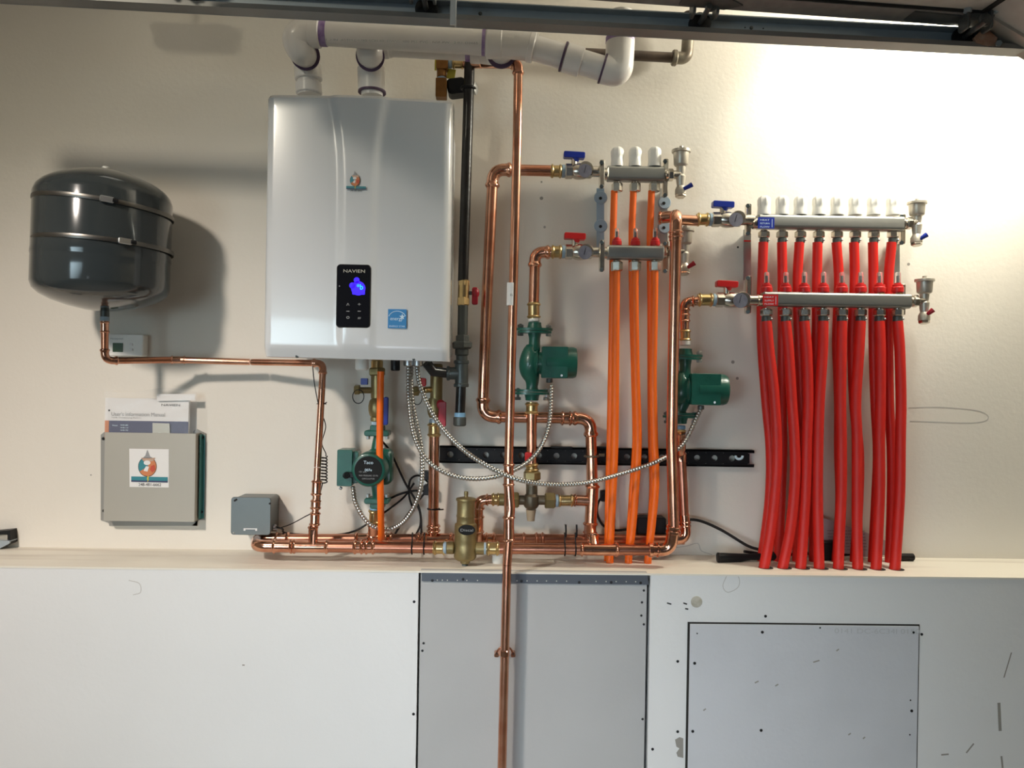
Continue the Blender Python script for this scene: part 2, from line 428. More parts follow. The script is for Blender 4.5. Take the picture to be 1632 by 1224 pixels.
# chips and scratches in the right lower wall
mb = MB(); mb.prism([P(x, y, LD + .0008) for x, y in [(1076, 1179), (1083, 1175), (1089, 1177), (1089, 1208), (1080, 1206), (1078, 1200), (1083, 1193), (1078, 1190)]], (0, .0008, 0)); mb.build('paint_chip', M_ADH, wr, smooth=0)
for a, b in (((1063, 961), (1070, 963)), ((1089, 961), (1095, 963)), ((1092, 970), (1097, 971))):
    mark([a, b], 2.2, LD + E_, M_SCREW, 'scratch', wr)
for pts, w_ in (([(1592, 1120), (1594, 1165)], 5), ([(1540, 1200), (1552, 1185)], 2.5), ([(1500, 1203), (1512, 1202)], 2.5), ([(1596, 1205), (1598, 1224)], 3), ([(1600, 1080), (1612, 1040)], 2)):
    mark(pts, w_, LD + E_, M_ADH, 'scuff', wr)
MB().lathe([(0, .0145), (.001, .0145), (.0016, .012)], P(1110, 959, LD), (0, -1, 0), 24).build('plaster_plug', M_TAN, wr, label='round tan plaster plug')

# grey drywall panel between the low walls
t = thing('drywall_panel', 'unpainted grey drywall panel with metal corner strip below the ledge', 'wall panel', (0.0, -LD + .03, .2))
x0, x1 = PLx0 + .003, PLx1 - .004; zt = P(850, 927, LD).z
MB().box(((x0 + x1) / 2, -LD + .012, (zt + .05) / 2 + .025), (x1 - x0, .014, zt - .05)).build('board', M_DRY, t, smooth=0)
d = LD - .001
strip = [(672, 914), (678, 912), (760, 913), (850, 915), (940, 914), (1032, 916), (1034, 932), (850, 930), (672, 926)]
MB().pp(strip, LD - .008, LD).build('corner_strip', mat('dark_strip_steel', (.095, .105, .125), .3, .5), t, 'grey perforated metal corner strip', smooth=0)
for x, y in ((689, 925), (738, 923), (831, 926), (923, 928), (974, 928), (1021, 929)): screwhead(x, y, LD, t)
for i, x in enumerate((697, 705, 713, 729, 744, 761, 824, 840, 856, 871, 887, 903, 950, 966, 982, 998, 1013)):
    MB().lathe([(0, .0016), (.0004, .0016)], P(x, 924.5 + (x - 690) * .008, LD + .0002), (0, -1, 0), 8).build('strip_hole', M_LTGREY, t)
for x, y in ((1026, 941), (1023, 960), (1022, 981), (1026, 995), (1024, 1146), (675, 1025), (673, 1037)): screwhead(x, y, LD - .004, t, .0030)

# right access board, a separate plate set in the low wall
t = thing('access_board', 'square painted access board set in the right low wall', 'access panel', P(1278, 1224, LD))
ax0, ax1, az = P(1094, 1100, LD).x, P(1463, 1100, LD).x, P(1280, 993, LD).z
MB().box(((ax0 + ax1) / 2, -LD - .0012, az - .24), (ax1 - ax0, .0024, .48)).build('gap_line', M_HOLE, t, smooth=0)
MB().rbox(((ax0 + ax1) / 2 + .0015, -LD - .002, az - .2425), (ax1 - ax0 - .008, .004, .477), .001).build('board', M_ACC, t, smooth=0)
dd = LD + .004
for x, y, r in ((1215, 1007.5, .0038), (1107, 1057, .0038), (1104, 1165.5, .0038), (1213, 1164, .0038), (1453, 1133, .0038), (1456, 1008, .003), (1111, 1009.5, .0018), (1307, 1000.5, .0022), (1451, 1116, .002), (1450, 1171, .002)):
    screwhead(x, y, dd, t, r)
for x, y, w_ in ((1301, 1054, 10), (1206, 1087, 6), (1238, 1092, 5), (1123, 1131, 4), (1354, 1170, 4), (1377, 1176, 3.5), (1335, 1036, 4)):
    mark([(x - w_ / 2, y + 1.5), (x + w_ / 2, y - 1.5)], 2.2, dd + E_, M_ADH, 'scuff', t)
text('0141 DC-6C34I 0150', 1398, 1006, dd + E_, 8, mat('faint_print', (.50, .50, .51), rough=.8), t, 'faint_lettering', wpx=138)

# ------------------------------------------------------------------ overhead door, track and hinges
TD = .57                                              # face of the track web
def L_(x): return 5 + x * (89.5 - 5) / 1615            # lower edge of the track in the photo
a = P(-260, L_(-260), TD); b = P(1640, L_(1640), TD)
ax = (b - a).normalized()
trk = thing('door_track', 'long grey galvanised door track running across the top of the wall', 'door track', (a + b) / 2)
up = Vector((0, 0, 1))
def chan(pts2, m, name, root, a=a, b=b, lab=None):     # section given as (out, up)
    mb = MB(); q = [Vector((0, -o, u)) for o, u in pts2]
    mb.prism([a + v for v in q], b - a); return mb.build(name, m, root, lab, smooth=0)
chan([(0, 0), (.0, .044), (-.003, .044), (-.003, 0)], M_GALV, 'track_web', trk)
chan([(-.003, 0), (.034, 0), (.034, .010), (.0318, .010), (.0318, .0025), (-.003, .0025)], mat('track_lip_zinc', (.22, .215, .205), .4, .45, var=(.27, .265, .25), vscale=6), 'lower_lip', trk)
chan([(-.003, .044), (.022, .044), (.022, .0415), (-.003, .0415)], M_GALV, 'upper_lip', trk)
def tp(x, up_=0, out=0):
    """point on the track at photo column x"""
    p = P(x, L_(x), TD); return Vector((p.x, p.y - out, p.z + up_))
for x in (765, 1197): MB().lathe([(0, .004), (.001, .004), (.003, .0025)], tp(x, .030), (0, -1, 0), 14).build('rivet', M_GALVD, trk)
for x in (1187, 1216): MB().lathe([(0, .0014), (.0006, .0014)], tp(x, .030), (0, -1, 0), 8).build('rivet', M_HOLE, trk)

# the open door lies flat overhead: near edge at d = .62
DZ = P(1240, 26, .62).z + .007
DA = math.radians(5.1)
def DR(mb):
    o_ = Vector((.2, -.62, 0)); rt = Matrix.Rotation(DA, 3, 'Z')
    mb.v = [rt @ (v - o_) + o_ + Vector((0, -.031, 0)) for v in mb.v]; return mb
door = thing('garage_door', 'open sectional garage door lying flat overhead, speckled pale underside', 'garage door', (.2, -.62, DZ))
dx0 = P(272, 10, .62).x; dxj = P(1560, 40, .62).x
mb = MB().box(((dx0 + dxj) / 2, -1.75, DZ + .028), (dxj - dx0, 2.2, .045)); DR(mb).build('door_panel', M_DOOR, door, smooth=0)
# sections further right tilt down
drop = .30; run = .62
c0 = Vector((dxj, -.62, DZ)); c1 = Vector((dxj + run, -.62, DZ - drop)); nrm = Vector((drop, 0, run)).normalized()
def tilt(y0, y1, off0, off1):
    q = [Vector((c0.x, y0, c0.z)) + nrm * off0, Vector((c1.x, y0, c1.z)) + nrm * off0, Vector((c1.x, y0, c1.z)) + nrm * off1, Vector((c0.x, y0, c0.z)) + nrm * off1]
    return MB().prism(q, (0, y1 - y0, 0))
DR(tilt(-.65, -2.85, .006, .045)).build('door_panel', M_DOOR, door, smooth=0)
DR(tilt(-.62, -.672, 0, .05)).build('end_stile', mat('pale_stile', (.50, .46, .40), .2, .5, var=(.42, .38, .33), vscale=30), door, smooth=0)
DR(MB().box(((dx0 + dxj) / 2, -.646, DZ + .024), (dxj - dx0, .052, .050))).build('end_stile', M_STILE, door, smooth=0)
DR(MB().box(((dx0 + dxj) / 2, -.6735, DZ + .003), (dxj - dx0, .003, .006))).build('stile_edge', M_HOLE, door, smooth=0)
DR(MB().box((dxj - .004, -1.75, DZ + .004), (.010, 2.2, .006))).build('panel_seam', M_HOLE, door, smooth=0)
random.seed(3)
for x in [1040 + 1, 1060, 1079, 1094, 1186, 1197, 1207, 1226, 1229, 1243, 1285, 1306, 1332, 1348, 1396, 1402, 1410, 1429, 1436, 1445, 770, 800, 826, 880, 905, 947]:
    y = -.62 - (.020 + random.random() * .02); q = P(x, 20, .64)
    DR(MB().lathe([(0, .0022), (.0008, .0022)], (q.x, y, DZ), (0, 0, -1), 8)).build('rivet', M_HOLE, door)
for x, dy in ((.30, .02), (.34, .035), (.41, .03)):
    DR(MB().lathe([(0, .0025), (.0008, .0025)], c0 + (c1 - c0) * x + Vector((0, -dy, 0)), -nrm, 8)).build('rivet', M_HOLE, door)
# hinges with rollers riding in the track
def hinge(x, big=1.0):
    p = tp(x, .026, .014)
    h = MB()
    h.rbox(p + Vector((0, -.050, .034)), (.085 * big, .05, .004), .012, axis='Z')
    h.cyl(p + Vector((-.030 * big, -.046, .024)), p + Vector((.030 * big, -.046, .024)), .009)
    h.rbox(p + Vector((-.026 * big, -.046, .014)), (.006, .034, .044), .008, axis='X'); h.rbox(p + Vector((.020 * big, -.046, .014)), (.006, .034, .044), .008, axis='X')
    o = h.build('hinge', M_GALVD, door)
    MB().cyl(p + Vector((0, .008, 0)), p + Vector((0, -.075, 0)), .0055).build('roller_stem', M_GALVD, o)
    MB().lathe([(0, .0175), (.002, .0225), (.009, .0225), (.011, .0175)], p + Vector((0, .006, 0)), (0, -1, 0), 26).build('roller_wheel', M_BLK, o)
    for q in (-.028, .030):
        MB().hexa(p + Vector((q * big, -.060, .031)), p + Vector((q * big, -.060, .022)), .008).build('bolt', M_GALV, o)
    MB().lathe([(0, .013), (.004, .013), (.006, .009)], p + Vector((.006, -.06, .008)), (0, -1, 0), 20).build('bushing', M_GALVD, o)
for x in (300, 680, 1112, 1528): hinge(x, 1.0)
# hinge leaf plates seen from below
for x0_, x1_ in ((1080, 1180), (1455, 1560)):
    q0 = P(x0_, 10, .64); q1 = P(x1_, 10, .64)
    DR(MB().prism([Vector((q0.x, -.630, DZ - .001)), Vector((q1.x - .03, -.624, DZ - .001)), Vector((q1.x, -.645, DZ - .001)), Vector((q1.x - .03, -.664, DZ - .001)), Vector((q0.x, -.668, DZ - .001))], (0, 0, -.003))).build('hinge_leaf', M_GALVD, door, smooth=0)
# rusty angle bracket at the bend
MB().pp([(1560, 52), (1569, 43), (1590, 60), (1588, 66), (1596, 71), (1575, 73), (1566, 71), (1556, 68), (1552, 60)], .60, .606).build('angle_bracket', M_RUST, door, 'rust brown angle bracket', smooth=0)
MB().hexa(P(1592, 69, .606), P(1592, 69, .618), .007).build('bolt', M_GALVD, door)
# hanging strap in front of the track
t = thing('track_hanger', 'pale upright hanger strap crossing the door track', 'hanger', P(722, 40, .66))
MB().box((P(722, 20, .66).x, -.66, P(722, 40, .66).z + .10), (.011, .003, .20)).build('strap', M_WHT, t, smooth=0)
MB().box((P(726, 20, .65).x, -.652, P(722, 38, .66).z + .10), (.003, .016, .20)).build('strap_flange', M_ZINC, t, smooth=0)
# glowing box added for the bright gap above the track's left end
q = P(217, -14, .20)
t = thing('ceiling_light', 'added glowing box for the bright gap over the track at top left', 'light', (q.x, q.y, q.z))
MB().rbox(q + Vector((0, 0, .03)), (.20, .10, .03), .01).build('housing', M_WHT, t)
MB().rbox(q + Vector((0, 0, .0)), (.19, .09, .03), .012).build('diffuser', M_BULB, t)
MB().cyl(q + Vector((0, 0, .04)), (q.x, q.y, ZC), .008).build('drop_rod', M_WHT, t)

# ------------------------------------------------------------------ expansion tank
td = .185
c = P(167, 385, td); zt_ = P(167, 272, td).z; k = S(1, td)
t = thing('expansion_tank', 'dark slate domed expansion tank strapped to the wall', 'tank', P(167, 495, td))
prof = [(0, 2), (2, 22), (5, 40), (12, 58), (20, 76), (28, 88), (36, 95), (46, 98.5), (130, 98.5), (138, 99.3), (142, 98.3), (146, 98.5), (182, 98.5), (192, 95), (200, 86), (208, 70), (215, 48), (220, 24), (222, 6)]
MB().lathe([(-a_ * k, r_ * k) for a_, r_ in prof], (c.x, c.y, zt_), (0.02, 0, 1), 72).build('shell', M_TANK, t)
MB().rod((c.x, c.y, zt_ - .002), (c.x + .0, c.y, zt_ + .010), .009).build('air_valve_cap', M_WHT, t)
for y0_, xs_, xe_, tl in ((334, 125, 205, .085), (394, 140, 222, .045)):
    cc = P(167, y0_, td); R_ = 99.0 * k; h = .0052; o = MB(); pts = []; n = 72
    for (dz, rr) in ((-h, R_), (-h, R_ + .0015), (-h * .4, R_ + .0022), (h * .4, R_ + .0022), (h, R_ + .0015), (h, R_)):
        for i in range(n):
            a_ = 2 * PI * i / n
            pts.append(Vector((c.x + rr * math.cos(a_), c.y + rr * math.sin(a_), cc.z + dz - tl * rr * math.cos(a_))))
    fs = [(j * n + i, j * n + (i + 1) % n, (j + 1) * n + (i + 1) % n, (j + 1) * n + i) for j in range(5) for i in range(n)]
    bnd = o.add(pts, fs).build('band', mat('dull_band_steel', (.17, .16, .145), .9, .33), t, 'stainless strap band')
    a_ = math.radians(-62 if y0_ == 334 else -48); rr = R_ + .005
    q = Vector((c.x + rr * math.cos(a_), c.y + rr * math.sin(a_), cc.z - tl * rr * math.cos(a_)))
    rot = Matrix.Rotation(a_ + PI / 2, 3, 'Z') @ Matrix.Rotation(tl, 3, 'Y')
    MB().rbox(q, (.030, .008, .014), .003, rot=rot).build('worm_clasp', M_ZINC, bnd)
    MB().hexa(q + rot @ Vector((.012, -.004, 0)), q + rot @ Vector((.024, -.004, 0)), .005).build('clasp_screw', M_BLK, bnd)
# wall side saddle that carries the tank
MB().box((c.x, -.014, c.z - .02), (.06, .028, .20)).build('saddle', M_ZINC, t)
MB().rod(P(167, 494, td), P(167, 509, td), .0105).build('nozzle', M_IRONG, t)

t = thing('tank_pipe', 'thin copper pipe from the expansion tank to the header tee', 'pipe', P(330, 577, .06))
r = .0088
def L3(l): return [P(*q) for q in l]
MB().rod(P(167, 504, td), P(167, 512, td), r * 1.25).build('sealant_ring', M_SEAL, t)
pipe_line(t, L3([(167, 512, td), (167, 575, td), (280, 573.5, .085), (400, 577, .07), (515, 579, .12), (513, 620, .13), (506, 745, .15), (500, 868, .155)]), r, R=.020, skip=(2, 3, 5, 6))
coupling(t, P(167, 512, td), P(167, 531, td), r); coupling(t, P(272, 573.5, .090), P(296, 573.8, .080), r)
for y0_, y1_ in ((765, 790), (796, 812), (816, 838)): 
    x_ = lambda y: 506 - (y - 745) * 6 / 123
    coupling(t, P(x_(y0_), y0_, .152), P(x_(y1_), y1_, .154), r * 1.22)
mb = MB(); mb.tube([P(512.5, 643.5, .125 + .0 * i) + Vector((.0115 * math.cos(i * PI / 8), .0115 * math.sin(i * PI / 8), 0)) for i in range(16)], .0014, 8, closed=True)
mb.tube([P(515, 644, .135), P(521, 641, .14)], .0012, 6)
tag(mb.build('cable_tie', M_CABLE), 'black cable tie around the slim copper riser left of the boiler', 'cable tie', None)

# ------------------------------------------------------------------ thermostat
t = thing('thermostat', 'small white wall thermostat with green screen below the tank', 'thermostat', P(204, 567, 0))
a_ = P(173, 532, .03); b_ = P(228, 568, .03)
MB().rbox(((a_.x + b_.x) / 2, -.015, (a_.z + b_.z) / 2), (b_.x - a_.x, .03, a_.z - b_.z), .006).build('case', M_WHT, t)
a_ = P(180, 546.5, .03); b_ = P(196, 561, .03)
MB().rbox(((a_.x + b_.x) / 2, -.0305, (a_.z + b_.z) / 2), (b_.x - a_.x, .002, a_.z - b_.z), .001).build('screen', M_LCD, t)
for y in (549, 557): MB().rbox(P(209, y, .031), (.010, .003, .007), .0025).build('button', M_PAPER, t)
text('Honeywell', 186, 540, .0305, 3.4, M_GREYT, t, wpx=20)

# ------------------------------------------------------------------ sheet metal document holder, manuals
t = thing('document_holder', 'sheet metal document pocket with round emblem sticker on the left wall', 'document holder', P(243, 838, 0))
hd = .042
def flange(pix, name='mounting_flange', m=M_SHEETD):
    MB().pp(pix, .0, .003).build(name, m, t, smooth=0)
flange([(160.5, 693), (168, 687), (178, 687), (178, 838), (172, 833), (160.5, 829)])
flange([(308, 687), (314, 684), (328, 691), (326, 829), (315, 829), (314, 838), (306, 838)])
flange([(173, 830), (315, 830), (314, 838), (174, 838)])
MB().pp([(313, 690), (327, 694), (325, 826), (312, 829)], .003, .0036).build('protective_film', M_TEAL, t, 'teal protective film', smooth=0)
a_ = P(167, 689, hd); b_ = P(310, 832, hd); cx, cz = (a_.x + b_.x) / 2, (a_.z + b_.z) / 2; W_, H_ = b_.x - a_.x, a_.z - b_.z
MB().rbox((cx, -hd + .0008, cz), (W_, .0016, H_), .002).build('front_plate', M_SHEET, t, smooth=0)
MB().box((a_.x + .0008, -hd / 2 - .001, cz), (.0016, hd - .003, H_)).build('side_wall', M_SHEET, t, smooth=0)
MB().box((b_.x - .0008, -hd / 2 - .001, cz), (.0016, hd - .003, H_)).build('side_wall', M_SHEET, t, smooth=0)
MB().box((cx, -hd / 2 - .001, b_.z + .0008), (W_, hd - .003, .0016)).build('bottom_wall', M_SHEET, t, smooth=0)
MB().box((b_.x + .004, -.012, cz), (.0012, .022, H_ * .97)).build('protective_film', M_TEAL, t, 'teal protective film', smooth=0)
for x, y in ((165, 699), (166, 814), (323.5, 697), (321.5, 816)):
    MB().lathe([(0, .0042), (.002, .0042), (.0035, .0025)], P(x, y, .0036), (0, -1, 0), 14).build('screw', M_SCREW, t)
def emblem(t, cx, y0, y1, x0, x1, d, white=True, s_=1.0):
    """round two tone badge, teal banner and a phone number; (x0..x1, y0..y1) is the sticker"""
    W = x1 - x0; H = y1 - y0
    X = lambda u: x0 + W * u
    Y = lambda v: y0 + H * v
    e = .0006
    if white: MB().prism([P(X(0), Y(0), d + e), P(X(1), Y(0) + 1, d + e), P(X(1), Y(1) + 1, d + e), P(X(0) + .5, Y(1), d + e)], (0, e, 0)).build('sticker', M_PAPER, t, smooth=0)
    def disc(u, v, ru, rv, m, lv, a0=0, a1=360, name='badge_shape'):
        pts = [P(X(u) + W * ru * math.cos(math.radians(a)), Y(v) + H * rv * math.sin(math.radians(a)), d + e + lv * .0003) for a in [a0 + (a1 - a0) * i / 32 for i in range(33)]]
        if a1 - a0 < 360: pts.append(P(X(u), Y(v), d + e + lv * .0003))
        MB().prism(pts, (0, .0003, 0)).build(name, m, t, smooth=0)
    def poly(pp_, m, lv, name='badge_shape'):
        MB().prism([P(X(u), Y(v), d + e + lv * .0003) for u, v in pp_], (0, .0003, 0)).build(name, m, t, smooth=0)
    disc(.46, .47, .235, .265, M_BLKP, 1); disc(.46, .47, .222, .25, M_TEALP, 2)
    disc(.46, .47, .222, .25, M_ORP, 3, -60, 150)
    poly([(.455, .03), (.52, .20), (.60, .25), (.33, .25), (.40, .19)], M_GREYT, 4)
    poly([(.30, .24), (.66, .24), (.60, .33), (.36, .33)], M_RUST, 4)
    disc(.45, .37, .085, .06, M_PAPER, 5); poly([(.36, .58), (.42, .46), (.50, .47), (.46, .60)], M_PAPER, 5)
    poly([(.52, .55), (.55, .45), (.64, .42), (.66, .55), (.58, .62)], mat('badge_red', (.55, .07, .03)), 5)
    poly([(.05, .725), (.97, .745), (.97, .885), (.05, .865)], M_TEALP, 4); poly([(.05, .825), (.97, .845), (.97, .885), (.05, .865)], M_NAVY, 5)
    poly([(.46, .72), (.50, .72), (.48, .80), (.50, .80), (.455, .89), (.465, .81), (.445, .81)], M_YEL, 6)
    text('248-481-6662', X(.52), Y(.94), d + e + .0006, H * .075, M_BLKP, t, wpx=W * .56)
emblem(t, 0, 715, 776, 206, 269, hd)

t = thing('user_manual', "white user's information manual with navy band in the metal pocket", 'booklet', P(234, 700, .02))
a_ = P(168, 634, .030); b_ = P(300, 690, .030)
MB().box(((a_.x + b_.x) / 2, -.025, a_.z - .10), (b_.x - a_.x, .010, .20)).build('cover', M_PAPER, t, smooth=0)
z0 = P(230, 671, .0305).z; z1 = P(230, 700, .0305).z
MB().box(((a_.x + b_.x) / 2, -.0304, (z0 + z1) / 2), (b_.x - a_.x, .0006, z0 - z1)).build('navy_band', M_NAVY, t, smooth=0)
q = P(172, 680, .031); MB().box((a_.x + .0055, -.0309, (z0 + z1) / 2), (.011, .0006, z0 - z1)).build('orange_square', M_ORP, t, smooth=0)
text("User's Information Manual", 177.5, 659.5, .0312, 6.2, M_GREYT, t, wpx=84, left=True)
text("NHB Condensing Boilers", 178, 665.5, .0312, 2.6, M_GREYT, t, wpx=46, left=True)
text("NAVIEN", 272, 645.5, .0312, 3.6, M_BLKP, t, wpx=29)
text("Model", 179, 678, .0318, 2, M_PALE, t, wpx=8, left=True)
for i, y in enumerate((677.5, 681.5, 685.5)): text(('NHB-080', 'NHB-110', 'NHB-150')[i], 192, y, .0318, 2, M_PALE, t, wpx=12, left=True)
MB().box(P(174, 654, .0308), (.0045, .0006, .0045)).build('square_mark', M_BLKP, t, smooth=0)
t2 = tag(MB().prism([P(243, 674, .036), P(270, 675, .036), P(271, 700, .036), P(243, 700, .036)], (0, .001, 0)).build('paper_note', mat('grey_note', (.50, .50, .44), rough=.6), smooth=0), 'small grey folded note in front of the manual', 'note')
t2 = tag(MB().prism([P(250, 628, .037), P(311, 628, .037), P(311, 638, .037), P(250, 639, .037)], (0, .0008, 0)).build('white_slip', M_PAPER, smooth=0), 'white paper slip at the top of the clear film bag', 'paper slip')
bag = MB(); pts = []; nx, nz = 24, 12
for j in range(nz + 1):
    for i in range(nx + 1):
        u, v = i / nx, j / nz
        x = 166 + 148 * u; y = 622 + 70 * v + (4 * math.sin(u * 7) if j == 0 else 0)
        pts.append(P(x, y, .0395 + .0030 * math.sin(u * 9 + v * 3) * (1 - v) + .002 * math.sin(v * 11 + u * 4) * (1 - v)))
bag.add(pts, [(j * (nx + 1) + i, j * (nx + 1) + i + 1, (j + 1) * (nx + 1) + i + 1, (j + 1) * (nx + 1) + i) for j in range(nz) for i in range(nx)])
tag(bag.build('plastic_sleeve', M_BAG), 'crinkled clear plastic sleeve around the manual', 'plastic bag')

# ------------------------------------------------------------------ grey junction box
t = thing('junction_box', 'grey painted steel junction box low on the wall left of the header', 'junction box', P(402, 858, 0))
jd = .085
a_ = P(368.5, 792, jd); b_ = P(431, 853, jd); cx, cz = (a_.x + b_.x) / 2, (a_.z + b_.z) / 2; W_, H_ = b_.x - a_.x, a_.z - b_.z
MB().rbox((cx + .001, -jd / 2 + .003, cz), (W_ - .006, jd - .006, H_ - .006), .008).build('box_body', M_BOX, t)
MB().rbox((cx, -jd + .002, cz), (W_, .006, H_), .008).build('cover', M_BOX, t)
for x, y in ((375.5, 797), (430, 802.5)): MB().rbox(P(x, y, jd + .001), (.010 if x < 400 else .005, .003, .005), .002, rot=Matrix.Rotation(-.6, 3, 'Y')).build('screw_slot', M_HOLE, t)
MB().ball(P(372.5, 849, jd), .0028).build('screw', M_ZINC, t)
MB().box(P(399, 844, jd + .0018), (.036, .0006, .0065)).build('label_plate', M_PAPER, t, smooth=0); MB().box(P(399, 845, jd + .0024), (.026, .0006, .0045)).build('label_window', M_BOX, t, smooth=0)
MB().rod(P(437, 846, .05), P(437, 836, .05), .006).build('cable_clamp', M_ZINC, t); MB().rod(P(433, 843, .05), P(442, 843, .05), .007).build('cable_clamp', M_ZINC, t)
# metal corner of something at the left edge
t = thing('steel_bracket', 'small dark steel corner bracket at the far left edge on the ledge', 'bracket', P(4, 873, .03))
MB().pp([(-60, 858), (-60, 852), (16, 845), (17, 866), (14, 868), (12.5, 851)], .0, .03).build('bracket_frame', M_BLK, t, smooth=0)
MB().pp([(-60, 872), (-60, 860), (15, 862), (15, 866), (0, 874)], .0, .035).build('bracket_foot', M_GALV, t, smooth=0)
MB().pp([(-60, 868), (-60, 850), (12, 852), (12, 862)], .0, .025).build('bracket_face', M_SHEET, t, smooth=0)
# ------------------------------------------------------------------ boiler
bd = .335
t = thing('wall_boiler', 'white wall hung boiler with black control panel and blue lit display', 'boiler', P(568, 575, .17))
x0, x1 = P(421, 360, bd).x, P(718.5, 360, bd).x
zt0, zb0 = P(570, 154, bd).z, P(567, 572, bd).z
ro = .011                                           # the cover leans a touch
def bz(u, z): return z - (u - .5) * (x1 - x0) * ro
nx, nz = 90, 70; pts = []
def sm(a): a = max(0, min(1, a)); return a * a * (3 - 2 * a)
Rr = .020
for j in range(nz + 1):
    v = j / nz; z = zt0 + (zb0 - zt0) * v
    for i in range(nx + 1):
        u = .5 - .5 * math.cos(PI * i / nx); x = x0 + (x1 - x0) * u
        dpt = bd + .010 * (1 - (2 * u - 1) ** 2)
        e = min(u, 1 - u) * (x1 - x0)
        if e < Rr: dpt -= Rr - math.sqrt(max(0, Rr * Rr - (Rr - e) ** 2))
        ez = (zt0 - z)
        if ez < .010: dpt -= .010 - math.sqrt(max(0, .0001 - (.010 - ez) ** 2))
        eb = z - zb0
        if eb < .024: dpt -= (.024 - eb) * .55
        # flared centre strip
        px = 418 + 300 * u; flare = 18 * math.exp(-((v) * 7) ** 1.3)
        xl, xr_ = 543 - flare, 596 + flare * .9
        dpt += .007 * sm((px - xl + 6) / 12) * sm((xr_ + 6 - px) / 12) * (1 if eb > .06 else sm(eb / .06)) 
        dpt += .0045 * sm((px - xl + 2) / 30) * sm((xr_ + 2 - px) / 30) * 0
        pts.append(Vector((x, -dpt, bz(u, z))))
mb = MB(); W = nx + 1
fs = [(j * W + i, j * W + i + 1, (j + 1) * W + i + 1, (j + 1) * W + i) for j in range(nz) for i in range(nx)]
loop = [i for i in range(W)] + [j * W + nx for j in range(1, nz + 1)] + [nz * W + i for i in range(nx - 1, -1, -1)] + [j * W for j in range(nz - 1, 0, -1)]
b0 = len(pts)
for i in loop: p = pts[i].copy(); p.y = -.262; pts.append(p)
n = len(loop)
fs += [(loop[i], loop[(i + 1) % n], b0 + (i + 1) % n, b0 + i) for i in range(n)] + [tuple(b0 + i for i in range(n))]
mb.add(pts, fs).build('front_cover', M_ENAM, t, smooth=28)
cz = (zt0 + zb0) / 2
MB().rbox(((x0 + x1) / 2 - .001, -.133, cz + .006), (x1 - x0 - .022, .258, zt0 - zb0 - .020), .006).build('casing', M_CASE, t)
MB().box(((x0 + x1) / 2, -.016, cz + .01), (x1 - x0 - .06, .02, zt0 - zb0 - .06)).build('wall_bracket', M_ZINC, t)
for x, y in ((473.5, 568), (659.5, 572)):
    s = MB().rod(P(x, y, bd - .012), P(x, y, bd - .005), .0040); s.box(P(x, y, bd - .0045), (.0055, .001, .0011)); s.build('cover_screw', M_IRONG, t)
# control panel
fd = bd + .0155
a_ = P(537, 421, fd); b_ = P(591.5, 523, fd); cx, cz = (a_.x + b_.x) / 2 - .001, (a_.z + b_.z) / 2; W_, H_ = b_.x - a_.x - .002, a_.z - b_.z
pan = MB().rbox((cx, -fd + .001, cz), (W_, .008, H_), .009, seg=6).build('control_panel', M_GLASSB, t)
text('NAVIEN', 564.5, 432, fd + .0035, 5, M_LTGREY, pan, wpx=34)
def fdisc(x, y, r, m, name, root, d, n=24):
    return MB().lathe([(0, r), (.0004, r)], P(x, y, d), (0, -1, 0), n).build(name, m, root)
e = fd + .0034
fdisc(571, 459.5, S(11.3, e), M_BLUEE, 'display_glow', pan, e, 40); fdisc(568.5, 446.5, S(4.6, e), M_BLUEE, 'display_glow', pan, e)
fdisc(561.5, 455, S(4.8, e), M_BLUEE, 'display_glow', pan, e)
MB().rbox(P(571.5, 465, e), (S(20, e), .0006, S(9, e)), .002).build('display_glow', M_BLUEE, pan)
text('*b', 573.5, 457, e + .0006, 9, M_CYANE, pan, wpx=10)
for x, y, s_ in ((554.5, 485, '^'), (572.5, 485, '+'), (554.5, 496, '-'), (572.5, 496, '-'), (554.5, 506, 'o'), (572.5, 507, '#')):
    text(s_, x, y, e + .0004, 4 if s_ not in '-' else 1.2, M_GREYT, pan, name='button_mark', wpx=5)
fdisc(541, 456, .0014, M_GREYT, 'indicator', pan, e)
# stickers
em = bd + .0195
emblem(t, 0, 271, 306, 550, 584, em, white=False)
ed = bd + .0108
a_ = P(618.5, 492.5, ed); b_ = P(647.5, 523.5, ed)
lab = MB().box(((a_.x + b_.x) / 2, -ed, (a_.z + b_.z) / 2), (b_.x - a_.x, .0010, a_.z - b_.z)).build('energy_label', M_BLUEL, t, 'square blue energy rating label', smooth=0)
e = ed + .0007
arc = [P(633 + 14 * math.cos(q), 508 + 12 * math.sin(q), e) for q in [math.radians(200 + 140 * i / 20) for i in range(21)]]
MB().tube(arc, .0008, 6).build('arc_mark', M_PALE, lab)
text('energy', 632, 509.5, e, 5.5, M_PALE, lab, wpx=20); text('ENERGY STAR', 633, 520, e, 2.6, M_PALE, lab, wpx=25)
st = [(641 + (5 if i % 2 == 0 else 2) * math.sin(i * PI / 5), 505 - (5 if i % 2 == 0 else 2) * math.cos(i * PI / 5)) for i in range(10)]
MB().prism([P(x, y, e) for x, y in st], (0, .0004, 0)).build('star_mark', M_PALE, lab, smooth=0)
# fittings under the boiler
for x, y, r, L, m in ((577, 578, .017, 12, M_WHT), (630, 577, .012, 14, M_BLK), (651, 578, .013, 6, M_ZINC), (666, 578, .013, 6, M_ZINC)):
    MB().rod(P(x, y - 8, .16), P(x, y + L, .16), r).build('bottom_port', m, t)

